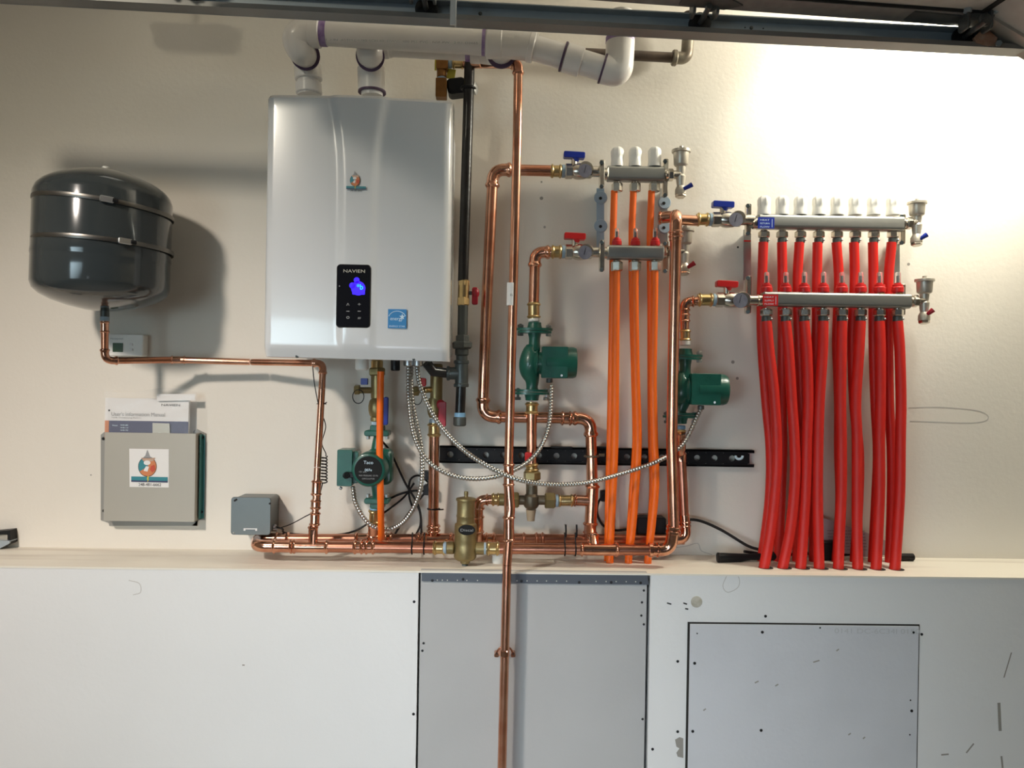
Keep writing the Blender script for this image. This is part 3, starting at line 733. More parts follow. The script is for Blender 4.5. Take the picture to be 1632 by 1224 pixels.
# ------------------------------------------------------------------ white vent pipes
def vent(t, pts, r=.0295, R=.045, hubs=(), m=M_PVC):
    path = fil(pts, R, 8); MB().tube(path, r, 28).build('pipe_run', m, t)
def hub(t, a, b, r=.0345, m=M_PVC, name='socket'): return MB().rod(a, b, r, .002, 30).build(name, m, t)
def ringm(t, p, ax, r=.0352, w_=.004, m=M_PVCD, name='primer_ring'):
    ax = Vector(ax).normalized(); return MB().cyl(p - ax * w_ / 2, p + ax * w_ / 2, r, seg=30).build(name, m, t)
t = thing('exhaust_pipe', 'thick white plastic exhaust pipe with purple primer bands along the wall top', 'vent pipe', P(640, 57, .3))
A = [P(492, 152, .17), P(489, 92, .17), P(487, 88, .262)]
vent(t, A, .0275, .04)
hub(t, P(492, 128, .17), P(490.5, 104, .17)); hub(t, P(492.5, 150, .17), P(492, 133, .17), .033)
p0, p1 = P(488, 90, .21), P(486.5, 88, .262); MB().rod(p0, p1, .0345, .003, 30).build('elbow_hub', M_PVC, t); ringm(t, p1, p1 - p0)
B = [P(487, 88, .255), P(484, 80, .275), P(470, 57, .30), P(494, 52, .30), P(520, 53, .30)]
MB().tube(spl([P(488, 90, .25), P(479, 80, .285), P(474, 60, .300), P(490, 52, .30), P(510, 52, .30)], 8), [.0285 + .0055 * min(1, i / 12) for i in range(33)], 28).build('elbow', M_PVC, t)
hub(t, P(493, 51.5, .30), P(511, 52.5, .30), .0350)
ringm(t, P(516, 53, .30), P(790, 69, .3) - P(516, 53, .3), .0302, .016, M_PURP)
MB().tube([P(505, 52, .30), P(785, 69, .30)], .0292, 30).build('pipe_run', M_PVC, t)
ringm(t, P(771, 68, .30), P(790, 69, .3) - P(516, 53, .3), .0300, .008, M_PURP)
hub(t, P(775, 68, .30), P(800, 69.5, .30), .0365); 
MB().tube([P(790, 69, .30), P(815, 70, .30), P(830, 71, .30), P(846, 74, .30), P(852, 76, .30)], .0350, 30).build('bend', M_PVC, t)
dirv = (P(965, 112, .30) - P(850, 76, .30)).normalized()
MB().tube([P(846, 75, .30), P(966, 111, .30)], .0292, 30).build('pipe_run', M_PVC, t)
hub(t, P(842, 73.5, .30), P(852, 76, .30), .0365)
ringm(t, P(898, 90.5, .30), dirv, .0352, .005)
hub(t, P(900, 91.5, .30), P(927, 99.5, .30), .0345)
ringm(t, P(960.5, 109.5, .30), dirv, .0352, .005)
MB().tube(fil([P(961, 110, .30), P(986, 116, .30), P(989, 64, .30)], .052, 10), .0345, 30).build('elbow', M_PVC, t)
ringm(t, P(988.5, 64, .30), (0, 0, 1), .0350, .012, M_PURP)
MB().tube([P(989, 66, .30), P(990, 20, .30)], .0292, 30).build('pipe_run', M_PVC, t)
text('1 2 IN  ASTM D1785 SCH 40  DWV   480 PSI  PVC   NSF-PW   2 IN  D2665', 641, 66, .3305, 3.3, M_GREYT, t, wpx=240)
o = bpy.data.objects[-1] if False else None
t = thing('intake_pipe', 'second white plastic intake pipe tucked behind and below the exhaust pipe', 'vent pipe', P(690, 78, .2))
vent(t, [P(593, 154, .17), P(591, 94, .17), P(590, 90, .245)], .0275, .04)
hub(t, P(593, 147, .17), P(591.5, 108, .17), .0350); ringm(t, P(593, 147, .17), (0, 0, 1), .0355, .004)
p0, p1 = P(591, 92, .20), P(590, 90, .238); MB().rod(p0, p1, .0345, .003, 30).build('elbow_hub', M_PVC, t); ringm(t, p1, p1 - p0)
MB().tube(spl([P(590, 90, .235), P(589, 82, .25), P(592, 68, .232), P(612, 70, .215), P(625, 71, .21)], 7), .0315, 28).build('elbow', M_PVC, t)
hub(t, P(605, 70.5, .212), P(621, 71, .212), .0345)
MB().tube([P(615, 71, .212), P(765, 79, .212)], .0290, 28).build('pipe_run', M_PVC, t)
fdisc(637, 77, .0032, M_PURP, 'primer_drip', t, .243)
ringm(t, P(745.5, 78, .212), (1, 0, 0), .0298, .012, M_PURP); hub(t, P(750, 78, .212), P(766, 79, .212), .0345)
MB().tube(spl([P(762, 79, .212), P(785, 82, .215), P(797, 85, .235), P(799, 86, .262)], 7), .0325, 28).build('elbow', M_PVC, t)
ringm(t, P(799, 86.5, .264), (0, 1, 0))
MB().tube([P(799, 85, .262), P(801, 76, .290)], .0285, 24).build('pipe_run', M_PVC, t)

# old iron pipe at the top right
t = thing('iron_pipe', 'old dark iron pipe stub with cast elbow behind the vent pipe', 'pipe', P(1040, 92, .05))
MB().tube([P(925, 84.5, .05), P(1076, 92, .05)], .0135, 20).build('pipe_run', M_OLDIRON, t)
MB().tube(fil([P(1074, 92, .05), P(1094, 93, .05), P(1097, 55, .05)], .028, 8), .0165, 22).build('elbow', M_OLDEL, t)
MB().rod(P(1071, 92, .05), P(1079, 92.5, .05), .0215).build('elbow_collar', M_OLDEL, t)
MB().tube([P(1097, 62, .05), P(1098, 20, .05)], .0135, 18).build('pipe_run', M_OLDIRON, t)

# ------------------------------------------------------------------ black iron gas line
gd = .11
t = thing('gas_pipe', 'black iron gas pipe with yellow valve running down beside the boiler', 'gas pipe', P(735, 678, gd))
MB().tube([P(749, 78, gd), P(738, 448, gd)], .0140, 22).build('pipe_run', M_IRON, t)
MB().rod(P(739.5, 446, gd), P(738, 487, gd), .0150).build('valve_body', M_BRASS, t, 'yellow brass gas valve')
MB().hexa(P(738.3, 474, gd), P(738, 487, gd), .0175).build('valve_nut', M_BRASS, t); MB().hexa(P(739.2, 447, gd), P(739, 456, gd), .0160).build('valve_nut', M_BRASS, t)
MB().rod(P(744, 467, gd), P(752, 467, gd), .005).build('valve_stem', M_IRONG, t)
h = MB().rbox(P(757, 472, gd), (.016, .014, .046), .005); h.ball(P(758, 467, gd), .013, sc=(.8, .8, 1.1)); h.build('valve_handle', M_REDD, t, 'dark red lever handle')
MB().tube([P(738, 485, gd), P(737, 536, gd)], .0135, 20).build('nipple', M_IRONG, t)
MB().hexa(P(737, 534, gd), P(737, 546, gd), .0185).build('union_nut', M_IRONG, t)
MB().hexa(P(736.5, 544, gd), P(736.5, 556, gd), .0275).build('union_nut', M_IRONG, t)
MB().rod(P(736, 555, gd), P(736, 567, gd), .0180).build('union_seat', M_IRONG, t)
MB().rod(P(736, 566, gd), P(736, 577, gd), .0150).build('nipple', M_IRONG, t)
m_ = MB().rod(P(735.5, 575, gd), P(735.5, 616, gd), .0175); m_.rod(P(735.5, 574, gd), P(735.5, 580, gd), .0205); m_.rod(P(735, 611, gd), P(735, 617, gd), .0200)
m_.rod(P(733, 595, gd), P(713, 595, gd), .0165); m_.rod(P(717, 595, gd), P(712, 595, gd), .0195); m_.build('tee', M_IRONG, t)
MB().tube([P(716, 595, gd), P(690, 592, gd + .02), P(680, 578, gd + .03)], .0135, 18).build('branch_pipe', M_IRON, t)
MB().tube([P(735, 612, gd), P(733, 660, gd)], .0132, 20).build('drip_leg', M_IRON, t)
MB().rod(P(733, 657, gd), P(733, 666, gd), .0150).build('blue_tape', M_TAPE, t, 'pale blue thread tape')
MB().rod(P(732.8, 664, gd), P(732.5, 679, gd), .0172, .003).build('end_cap', M_IRONG, t, 'grey iron end cap')
t = thing('pipe_clamp', 'black cushioned clamp holding the gas pipe above the boiler corner', 'clamp', P(735, 142, .07))
MB().rbox(P(728, 141, .075), (.050, .05, .042), .012, rot=Matrix.Rotation(-.16, 3, 'Y')).build('clamp_body', M_BLK, t)
MB().tube([P(746, 141, gd) + Vector((.0175 * math.cos(a), .0175 * math.sin(a), 0)) for a in [i * PI / 10 for i in range(20)]], .004, 8, closed=True).build('clamp_ring', M_BLK, t)
MB().lathe([(0, .017), (.003, .017), (.006, .010)], P(757, 141, gd - .01), (1, -.3, 0), 22).build('washer', M_ZINC, t)

# brown bronze fitting with yellow tag
t = thing('bronze_valve', 'brown bronze valve body with yellow tag above the boiler', 'valve', P(705, 157, .10))
fd_ = .10
MB().rbox(P(705, 100, fd_), (.031, .03, .042), .004).build('upper_body', M_BRN, t)
MB().rod(P(704, 112, fd_), P(704, 124, fd_), .013).build('neck', M_BRN, t); MB().rod(P(704, 121, fd_), P(704, 127, fd_), .0115).build('sealant_ring', M_SEAL, t)
MB().rbox(P(703.5, 142, fd_), (.029, .03, .050), .003).build('lower_body', M_BRN, t)
MB().rod(P(714, 101, fd_), P(721, 101.5, fd_), .0125).build('sealant_ring', M_SEAL, t)
MB().lathe(bead_prof(S(18, fd_), .0105), P(721, 101.5, fd_), (1, 0, 0), 20).build('brass_adapter', M_BRASS, t)
MB().box(P(695.5, 102, fd_ - .016), (.009, .002, .034)).build('yellow_tag', M_YEL, t, smooth=0); MB().box(P(719, 118, fd_ - .01), (.022, .002, .026), Matrix.Rotation(.15, 3, 'Y')).build('yellow_tag', M_YEL, t, smooth=0)

# ------------------------------------------------------------------ tall riser in front of everything
t = thing('riser_pipe', 'tall slim copper riser running from the ceiling pipes past the ledge', 'pipe', P(801, 1224, .262))
r = .0111; rd = .262
pipe_line(t, [P(738, 102, .10), P(770, 102, .13), P(826, 102, rd), P(824.5, 210, rd), P(817, 500, rd), P(810.5, 745, rd), P(811, 860, rd), P(808, 900, rd), P(799, 1262, rd)], r, R=.020, skip=(1, 3, 4, 5, 6, 7), m=M_COP)
coupling(t, P(810.8, 738, rd), P(810.6, 775, rd), r); coupling(t, P(811, 822, rd), P(811, 863, rd), r * 1.06)
MB().tube([P(810.6, 772, rd), P(811.5, 790, rd), P(813, 808, rd), P(812.5, 818, rd), P(810.5, 830, rd)], r * 1.12, 20).build('offset_piece', M_COPF, t)
MB().tube([P(815, 451, rd + .0018), P(814.2, 487, rd + .0018)], r * .98, 20).build('sticker', M_PAPER, t, 'white barcode sticker')
text('NSF 61', 815, 470, rd + .0142, 4, M_BLKP, t, wpx=4)
t = thing('pipe_strap', 'copper pipe strap fixing the riser to the grey drywall panel', 'pipe strap', P(804, 1045, .24))
m_ = MB(); ce = P(804.5, 1040, .245)
m_.tube([ce + Vector((.0205 * math.cos(a), 0, .021 * math.sin(a) - .006)) for a in [math.radians(-8 + 196 * i / 16) for i in range(17)]], .0028, 8)
m_.build('half_ring', M_COPF, t)
MB().rod(P(804, 1035, rd), P(803.8, 1046, rd), .0132).build('band', M_COPF, t)
for x in (791.5, 817.5):
    MB().rbox(P(x, 1042, .232), (.012, .024, .010), .003).build('ear', M_COPF, t); MB().hexa(P(x, 1042, .243), P(x, 1042, .249), .0045).build('screw', M_COPF, t)

# ------------------------------------------------------------------ headers on the ledge
hr = .0143; hF = .150; hB = .060
t = thing('front_header', 'large horizontal copper header pipe along the front of the ledge', 'pipe', P(740, 884, hF))
yF = lambda x: 870.5 + (x - 430) * 6.3 / 630
yB = lambda x: 859 + (x - 430) * .5 / 630
def F_(x): return P(x, yF(x), hF)
def B_(x): return P(x, yB(x), hB)
MB().tube([F_(440), F_(699)], hr, 24).build('pipe', M_COPD, t); MB().tube([F_(790), F_(1040)], hr, 24).build('pipe', M_COPD, t)
# return bend at the left end
ub = fil([F_(446), F_(410), B_(410), B_(446)], .042, 12)
MB().tube(ub, hr * 1.12, 24).build('return_bend', M_COPF, t)
coupling(t, F_(434), F_(468), hr)
tee(t, F_(466), F_(524), P(499, 838, hF + .003), hr, .0105)
coupling(t, F_(563), F_(580), hr); coupling(t, F_(581), F_(598), hr)
coupling(t, F_(690), F_(711), hr, M_BRASS, 'brass_adapter'); coupling(t, F_(775), F_(796), hr, M_BRASS, 'brass_adapter')
tee(t, F_(924), F_(986), P(945, 853, .12), hr, .0125)
MB().tube(fil([F_(1035), P(1068, 877, hF + .0), P(1074, 838, hF + .010)], .045, 10), hr * 1.12, 24).build('elbow', M_COPF, t)
for a_, b_ in ((F_(1034), F_(1040)), (F_(1047), F_(1050)), (P(1073, 850, hF + .008), P(1073.4, 845, hF + .009)), (P(1073.6, 842, hF + .009), P(1074, 838, hF + .010))):
    MB().rod(a_, b_, hr * 1.34, .001).build('press_bead', M_COPF, t)
# pipe C up the wall to the eight loop return manifold
MB().tube([P(1074, 845, hF + .009), P(1070.5, 700, .165), P(1077, 372, .165)], hr, 24).build('pipe', M_COP, t)
MB().tube(fil([P(1076.5, 384, .165), P(1077.5, 342, .165), P(1075, 348, .07)], .030, 10), hr * 1.12, 24).build('elbow', M_COPF, t)
for y in (370, 377): MB().rod(P(1077, y - 1.6, .165), P(1077, y + 1.6, .165), hr * 1.33, .001).build('press_bead', M_COPF, t)
MB().tube(fil([P(1076, 345, .09), P(1052, 347, .07)], .02), hr * 1.12, 22).build('elbow', M_COPF, t); MB().rod(P(1050, 347, .07), P(1054, 347, .07), hr * 1.3).build('press_bead', M_COPF, t)
MB().tube([P(1076, 350, .075), P(1112, 352, .075)], hr * .98, 20).build('pipe', M_COP, t)

t = thing('rear_header', 'horizontal copper header pipe behind the front header near the wall', 'pipe', P(740, 868, hB))
MB().tube([B_(446), B_(1090)], hr * .98, 24).build('pipe', M_COPD, t)
coupling(t, B_(438), B_(462), hr); coupling(t, B_(566), B_(592), hr); coupling(t, B_(612), B_(626), hr); coupling(t, B_(664), B_(682), hr)
tee(t, B_(671), B_(722), P(691, 838, hB), hr, .0115); coupling(t, B_(772), B_(790), hr); coupling(t, B_(815), B_(838), hr, M_COPD); coupling(t, B_(852), B_(868), hr, M_COPD)
MB().tube(fil([B_(1062), P(1093, 859, hB), P(1090, 820, hB)], .04, 9), hr * 1.1, 22).build('elbow', M_COPF, t)
for y in (838, 832): MB().rod(P(1090.5, y - 1.5, hB), P(1090.5, y + 1.5, hB), hr * 1.3, .001).build('press_bead', M_COPF, t)
MB().tube([P(1090, 825, hB), P(1085, 722, hB)], hr * .98, 22).build('pipe', M_COPD, t); 
MB().lathe([(0, hr * 1.1), (.02, hr * 1.15), (.026, hr * .9), (.03, hr * .3)], P(1085, 735, hB), (0, 0, 1), 22).build('cap', M_COPF, t)
MB().tube([P(1085.5, 716, hB + .03), P(1085, 690, hB + .05)], hr * .9, 20).build('pipe', M_COP, t)

# zip ties around both headers
def ziptie(xs, name_lab, tail=False):
    for x in xs:
        c1, c2 = F_(x), B_(x); m_ = MB(); ring = []
        for i in range(13): a = math.radians(-90 - 180 * i / 12 + 0); ring.append(c1 + Vector((0, (hr + .0022) * math.cos(a) * 1, (hr + .0022) * math.sin(a))) if False else c1 + Vector((0, -(hr + .0022) * math.sin(PI * i / 12), (hr + .0022) * math.cos(PI * i / 12))))
        for i in range(13): ring.append(c2 + Vector((0, (hr + .0022) * math.sin(PI * i / 12), -(hr + .0022) * math.cos(PI * i / 12))))
        m_.tube(ring, .0019, 6, closed=True)
        if tail: m_.tube([c2 + Vector((0, -.03, .012)), c2 + Vector((.0, -.034, .030)), c2 + Vector((-.001, -.034, .046))], .0024, 6)
        tag(m_.build('cable_tie', M_CABLE), name_lab[0] if x == xs[0] else name_lab[1], 'cable tie', 'cable ties around the two headers')
ziptie([657, 676], ('black cable tie around the headers, left one of the pair beside the air separator', 'black cable tie around the headers, right one of the pair beside the air separator'))
ziptie([900, 917], ('cable tie with upright tail on the headers, left of the pair near orange tubes', 'cable tie with upright tail on the headers, right of the pair near orange tubes'), True)

# ------------------------------------------------------------------ brass air separator
ad = .155
t = thing('air_separator', 'cast brass air separator with oval black badge on the front header', 'air separator', P(741, 905, ad))
k = S(1, ad); c = P(743, 783, ad)
prof = [(0, 3.2), (4, 3.4), (7, 3), (9, 3.2), (9.5, 9), (11, 15.6), (13, 16), (14, 16), (15, 14.6), (17, 14.2), (36, 14.2), (38, 15), (40, 15), (41, 14.4), (50, 14.6), (52, 17.2), (55, 17.6), (80, 17.8), (84, 17.0), (86, 17.4), (104, 18), (107, 16.5), (109, 14), (110, 8), (114, 7.5), (115, 6)]
MB().lathe([(a * k, b * k) for a, b in prof], c, (P(741, 905, ad) - c), 40).build('body', M_BRASSD, t)
MB().hexa(P(741, 898, ad), P(741, 906, ad), .0088).build('drain_plug', M_IRONG, t, 'dark drain plug')
MB().rod(P(724, 873, ad), P(711, 873, ad), .0165).build('port', M_BRASSD, t); MB().rod(P(757, 874, ad), P(773, 874, ad), .0165).build('port', M_BRASSD, t)
MB().rod(P(712, 873, ad), P(706.5, 873, ad), .0158).build('sealant_ring', M_SEAL, t); MB().rod(P(770, 874, ad), P(775, 874, ad), .0158).build('sealant_ring', M_SEAL, t)
ce = P(744, 844.5, ad + 17.3 * k)
MB().lathe([(0, .0215), (.002, .0215), (.0026, .019)], ce, (0, -1, 0), 28).build('badge', M_BLKP, t)
bg = bpy.data.objects[sorted([o.name for o in t.children if o.name.startswith('badge')])[-1]]
text('Discal', 744, 845, ad + 17.3 * k + .0032, 4, M_GREYT, bg, wpx=20)
q = Vector(ORG[bg.name])
for o_ in [bg] + list(bg.children):
    for v in o_.data.vertices:
        wz = v.co.z + q.z; v.co.z = ce.z + (wz - ce.z) * (.62 if o_ is bg else 1) - q.z
tag(MB().lathe([(0, .0135), (.002, .0145), (.020, .0145), (.022, .012)], (P(793, 897, .12).x, -.12, LZ), (0, 0, 1), 22).build('loose_plug', M_WHT), 'loose white plastic cap standing on the ledge beside the riser', 'plug')

# ------------------------------------------------------------------ left loop pipe A
pA = .075; rA = .0150
t = thing('loop_pipe', 'copper loop pipe from the upper three loop manifold down to the rear header', 'pipe', P(782, 668, pA))
pipe_line(t, L3([(884, 272.5, pA), (786, 270, pA), (776, 476, pA), (769, 664, pA), (941, 667, pA), (943, 740, pA), (944, 790, pA)]), rA, R=.034, skip=(2, 5), sock=.016, m=M_COP)
coupling(t, P(893, 666.5, pA), P(912, 667, pA), rA)
tee(t, P(944.5, 772, pA), P(941, 838, pA), P(913, 797, pA), rA, .0135, M_COP)
coupling(t, P(941, 832, pA), P(940, 852, pA), rA, M_COPD)
MB().tube([P(941, 835, pA), P(941, 855, pA + .03)], rA, 18).build('pipe', M_COPD, t)
# small pipe clips on the strut
def strutclip(x, y, lab):
    m_ = MB(); c_ = P(x, y, pA)
    m_.tube([c_ + Vector(((rA + .004) * math.cos(a), (rA + .004) * math.sin(a), 0)) for a in [i * PI / 8 for i in range(16)]], .0028, 8, closed=True)
    m_.hexa(c_ + Vector((.018, -.006, .004)), c_ + Vector((.034, -.006, .004)), .004); tag(m_.build('pipe_clip', M_BRONZE), lab, 'clip')
strutclip(943, 727, 'bronze clip holding the copper loop pipe to the black strut')

# ------------------------------------------------------------------ pipe B, pump A and mixing tee
def pump_side(t, xt, yt, xb, yb, box, d, rf=.041, mx=14):
    """circulator seen from the side: flanges above and below, motor to the right"""
    ct, cb = P(xt, yt, d), P(xb, yb, d)
    for c_, sg in ((ct, 1), (cb, -1)):
        m_ = MB()
        for off, rr, hh in ((.0, 1, .006), (-.0075 * sg, .95, .006)):
            cc = c_ + Vector((0, 0, off)); n = 28; pts = []
            for zz in (-hh / 2, hh / 2):
                for i in range(n):
                    a = 2 * PI * i / n; pts.append(cc + Vector((rf * rr * 1.12 * math.cos(a) * (1 if abs(math.cos(a)) < .8 else 1.05), rf * .62 * math.sin(a), zz)))
            m_.add(pts, [tuple(range(n)), tuple(range(n, 2 * n))] + [(i, (i + 1) % n, n + (i + 1) % n, n + i) for i in range(n)])
        m_.lathe([(0, .021), (.010, .018), (.016, .0175), (.017, .016)], c_ + Vector((0, 0, .002 * sg)), (0, 0, sg), 24)
        m_.build('flange', M_GRN, t)
        for sx in (-1, 1):
            q = c_ + Vector((sx * rf * .92, -.004, 0)); b_ = MB().cyl(q + Vector((0, 0, -.016)), q + Vector((0, 0, .014)), .0035, seg=10)
            b_.hexa(q + Vector((0, 0, .004)), q + Vector((0, 0, .012)), .0085); b_.hexa(q + Vector((0, 0, -.018)), q + Vector((0, 0, -.010)), .0085)
            b_.build('bolt', M_ZINC if sx > 0 else M_IRONG, t)
    # volute: necks from both flanges into a rounded casing
    x0_, y0_, x1_, y1_ = box; ym = (y0_ + y1_) / 2
    pts = [ct + Vector((0, 0, -.006)), P(xt + 0, yt + 16, d), P(xt - 1, yt + 32, d), P(xt - 4, ym - 18, d), P(xt - 6, ym - 2, d), P(xt - 7, ym + 14, d), P(xt - 4, yb - 22, d), P(xb, yb - 10, d), cb + Vector((0, 0, .006))]
    sp = spl(pts, 5); n = len(sp); rr = []
    for i in range(n):
        q = i / (n - 1); rr.append(.0145 + .0165 * math.exp(-((q - .53) / .20) ** 2) + .004 * (math.exp(-(q / .08) ** 2) + math.exp(-((1 - q) / .08) ** 2)))
    MB().tube(sp, rr, 26).build('volute', M_GRN, t)
    yc = ym + 1; MB().lathe([(0, .030), (.006, .036), (.010, .036), (.011, .030), (.05, .031)], P(xt - 2, yc, d), (1, 0, 0), 30).build('casing_ring', M_GRN, t)
    R_ = S((y1_ - y0_) / 2 * .98, d)
    xm = x1_ + mx
    MB().lathe([(0, R_ * .90), (.004, R_), (P(xm, ym, d).x - P(x0_ + 4, ym, d).x - .01, R_), (P(xm, ym, d).x - P(x0_ + 4, ym, d).x - .002, R_ * .93), (P(xm, ym, d).x - P(x0_ + 4, ym, d).x, R_ * .75)], P(x0_ + 4, ym, d), (1, 0, 0), 32).build('motor', M_GRN, t)
    bd_ = d + .040
    a_ = P(x0_, y0_, bd_); b_ = P(x1_, y1_, bd_)
    bx = MB().rbox(((a_.x + b_.x) / 2, -(bd_ - .018), (a_.z + b_.z) / 2), (b_.x - a_.x, .036, a_.z - b_.z), .003).build('terminal_box', M_GRN, t)
    MB().rod(P(x1_ - 10, y1_ - 4.5, bd_ - .001), P(x1_ - 10, y1_ - 4.5, bd_ + .003), .0032).build('box_screw', M_ZINC, bx)
    MB().rod(P((x0_ + x1_) / 2 - 9, y1_, bd_ - .018), P((x0_ + x1_) / 2 - 9, y1_ + 7, bd_ - .018), .0085).build('cable_clamp', M_IRONG, bx)
pd = .095
t = thing('circulator_pump', 'green circulator pump with square terminal box under the lower three loop valve', 'pump', P(849, 640, pd))
pump_side(t, 852, 525, 848, 627, (864, 552, 905, 603), pd)
t = thing('pump_pipe', 'copper pipe bending from the lower red valve down to the green pump', 'pipe', P(853, 440, pd))
pipe_line(t, L3([(884, 402, .10), (853, 402, pd), (850.5, 488, pd)]), .0142, R=.026, m=M_COP)
coupling(t, P(850.8, 482, pd), P(850.8, 508, pd), .0142, M_BRASS, 'brass_adapter'); MB().rod(P(851, 505, pd), P(851, 513, pd), .0155).build('sealant_ring', M_WHT, t)
t = thing('mixing_pipe', 'copper pipe with brass adapters running down from the pump to the mixing tee', 'pipe', P(848, 740, pd))
coupling(t, P(848, 641, pd), P(847.5, 660, pd), .0142, M_BRASS, 'brass_adapter')
MB().tube([P(847.5, 655, pd), P(847, 742, pd)], .0142, 22).build('pipe', M_COP, t)
coupling(t, P(847, 738, pd), P(848, 752, pd), .0145, M_BRASS, 'brass_adapter')
MB().rbox(P(842, 728, pd + .012), (.018, .012, .024), .004).build('red_tag', M_REDP, t)
t = thing('mixing_valve', 'dark bronze mixing valve between two brass unions behind the riser', 'valve', P(846, 826, pd))
MB().hexa(P(848, 751, pd), P(848, 765, pd), .0235).build('top_union_nut', M_BRASSD, t)
MB().rod(P(847.5, 763, pd), P(847.5, 790, pd), .0155).build('upper_neck', M_BRONZE, t)
MB().lathe([(0, .012), (.004, .017), (.010, .0205), (.024, .0205), (.034, .020), (.040, .015)], P(846.5, 811, pd + .004), (0, 0, 1), 28).build('body', M_BRONZE, t)
MB().rod(P(825, 797, pd), P(870, 797, pd), .013).build('side_necks', M_BRONZE, t)
MB().lathe([(0, .010), (.016, .0118), (.030, .0135)], P(846, 830, pd), (0, 0, 1), 20).build('adjusting_cap', mat('tan_plastic', (.38, .29, .19), rough=.5), t, 'tan adjusting cap')
MB().hexa(P(805, 797, pd), P(827, 797, pd), .0230).build('union_nut', M_BRASSD, t); MB().hexa(P(868, 798, pd), P(885, 798, pd), .0230).build('union_nut', M_BRASSD, t)
MB().rod(P(794, 796, pd), P(806, 796.5, pd), .0165).build('union_tail', M_BRASSD, t); MB().rod(P(884, 798, pd), P(890, 798, pd), .017).build('sealant_ring', M_SEAL, t)
coupling(t, P(783, 796, pd), P(797, 796, pd), .0135, M_BRASS, 'brass_adapter'); coupling(t, P(889, 798, pd), P(914, 797.5, pd), .0130, M_BRASS, 'brass_adapter')
t = thing('branch_pipe', 'short copper bend from the left brass union down behind the air separator', 'pipe', P(762, 850, pd))
pipe_line(t, L3([(786, 796, pd), (763, 797, pd), (762, 862, .075)]), .0125, R=.024, sock=.008); coupling(t, P(762.5, 821, .085), P(762, 850, .08), .0125)

# ------------------------------------------------------------------ pipe D and pump B
qd = .095
t = thing('circulator_pump', 'green circulator pump half hidden behind the right copper riser', 'pump', P(1088, 680, qd))
pump_side(t, 1092, 567, 1084, 664, (1103, 595, 1149, 646), qd, .040, 9)
t = thing('pump_pipe', 'copper bend from the eight loop red valve down to the right pump', 'pipe', P(1092, 520, qd))
pipe_line(t, L3([(1114, 480, .10), (1091, 481, qd), (1091, 530, qd)]), .0120, R=.026, sock=.008)
coupling(t, P(1091, 499, qd), P(1091, 514, qd), .0120); coupling(t, P(1092, 525, qd), P(1092, 544, qd), .0120, M_BRASS, 'brass_adapter'); MB().rod(P(1092, 542, qd), P(1092, 551, qd), .0140).build('sealant_ring', M_WHT, t)
t = thing('pump_outlet', 'short brass outlet under the right pump with blue sealant', 'fitting', P(1084, 700, qd))
MB().rod(P(1084, 678, qd), P(1084, 685, qd), .0145).build('sealant_ring', M_TAPE, t); coupling(t, P(1084, 684, qd), P(1084, 702, qd), .0125, M_BRASS, 'brass_adapter'); MB().tube([P(1084, 695, qd), P(1085, 722, .07)], .0125, 18).build('pipe', M_COP, t)

# ------------------------------------------------------------------ pump C below the boiler
cd_ = .085
t = thing('circulator_pump', 'green circulator pump facing forward below the boiler with round black nameplate', 'pump', P(600, 820, cd_))
for y, sg in ((690, 1), (797, -1)):
    m_ = MB().rbox(P(602, y, cd_), (S(39, cd_), .045, S(9, cd_)), .006); m_.rbox(P(602, y - 7 * sg, cd_), (S(22, cd_), .03, S(12, cd_)), .006); m_.build('flange', M_GRN, t)
    for sx in (-15, 15): b_ = MB().hexa(P(602 + sx, y + 7 * sg - 3, cd_ + .012), P(602 + sx, y + 7 * sg + 3, cd_ + .012), .006); b_.build('bolt', M_ZINC, t)
MB().tube([P(603, 694, cd_), P(600, 720, cd_), P(600, 770, cd_), P(602, 797, cd_)], [.012, .016, .016, .012], 20).build('volute', M_GRN, t)
MB().rbox(P(606, 743, cd_ + .004), (S(40, cd_), .045, S(56, cd_)), .016).build('casing', M_GRN, t)
ce = P(593, 745, cd_ + .03)
mo = MB().lathe([(0, .045), (.02, .045), (.050, .044), (.056, .041), (.058, .036)], ce + Vector((0, .0, 0)), (0, -1, 0), 40).build('motor', M_GRN, t)
fr = Vector(ce) + Vector((0, -.0582, 0)); fdp = -fr.y
MB().lathe([(0, .0355), (.0006, .0355)], fr, (0, -1, 0), 40).build('nameplate', M_BLKP, mo, 'round black nameplate')
def pw(p): 
    v = RC.transposed() @ (Vector(p) - CP); return 816 + F * v.x / -v.z, 612 - F * v.y / -v.z
nx_, ny_ = pw(fr)
text('Taco', nx_, ny_ - 12, fdp + .001, 5, M_PALE, mo, wpx=15); text('007e', nx_, ny_, fdp + .001, 4, M_PALE, mo, wpx=11)
text('115V  60Hz', nx_ - 9, ny_ + 3, fdp + .001, 2.4, M_GREYT, mo, wpx=12); text('MAX PRESSURE 125 PSI', nx_, ny_ + 9, fdp + .001, 2.4, M_GREYT, mo, wpx=30); text('CIRCULATOR', nx_, ny_ + 14, fdp + .001, 2.2, M_GREYT, mo, wpx=20)
bx = MB().rbox((P(549, 746, .135).x, -.105, P(549, 746, .135).z), (S(24, .135), .06, S(58, .135)), .003).build('terminal_box', M_GRN, t)
MB().rbox((P(565, 746, .135).x, -.10, P(565, 746, .135).z), (S(9, .135), .045, S(50, .135)), .003).build('box_base', M_GRN, t)
MB().rod(P(551, 758, .134), P(553, 757, .150), .0085).build('conduit_plug', M_BLK, bx); MB().rbox(P(559, 757, .140), (.022, .012, .014), .004).build('wire_cap', M_BLK, bx)
MB().rod(P(541, 777, .12), P(545, 779, .12), .004).build('screw', M_ZINC, bx)
t = thing('isolation_valve', 'brass isolation valve with blue handles above the forward facing pump', 'valve', P(598, 680, .09))
vd = .09
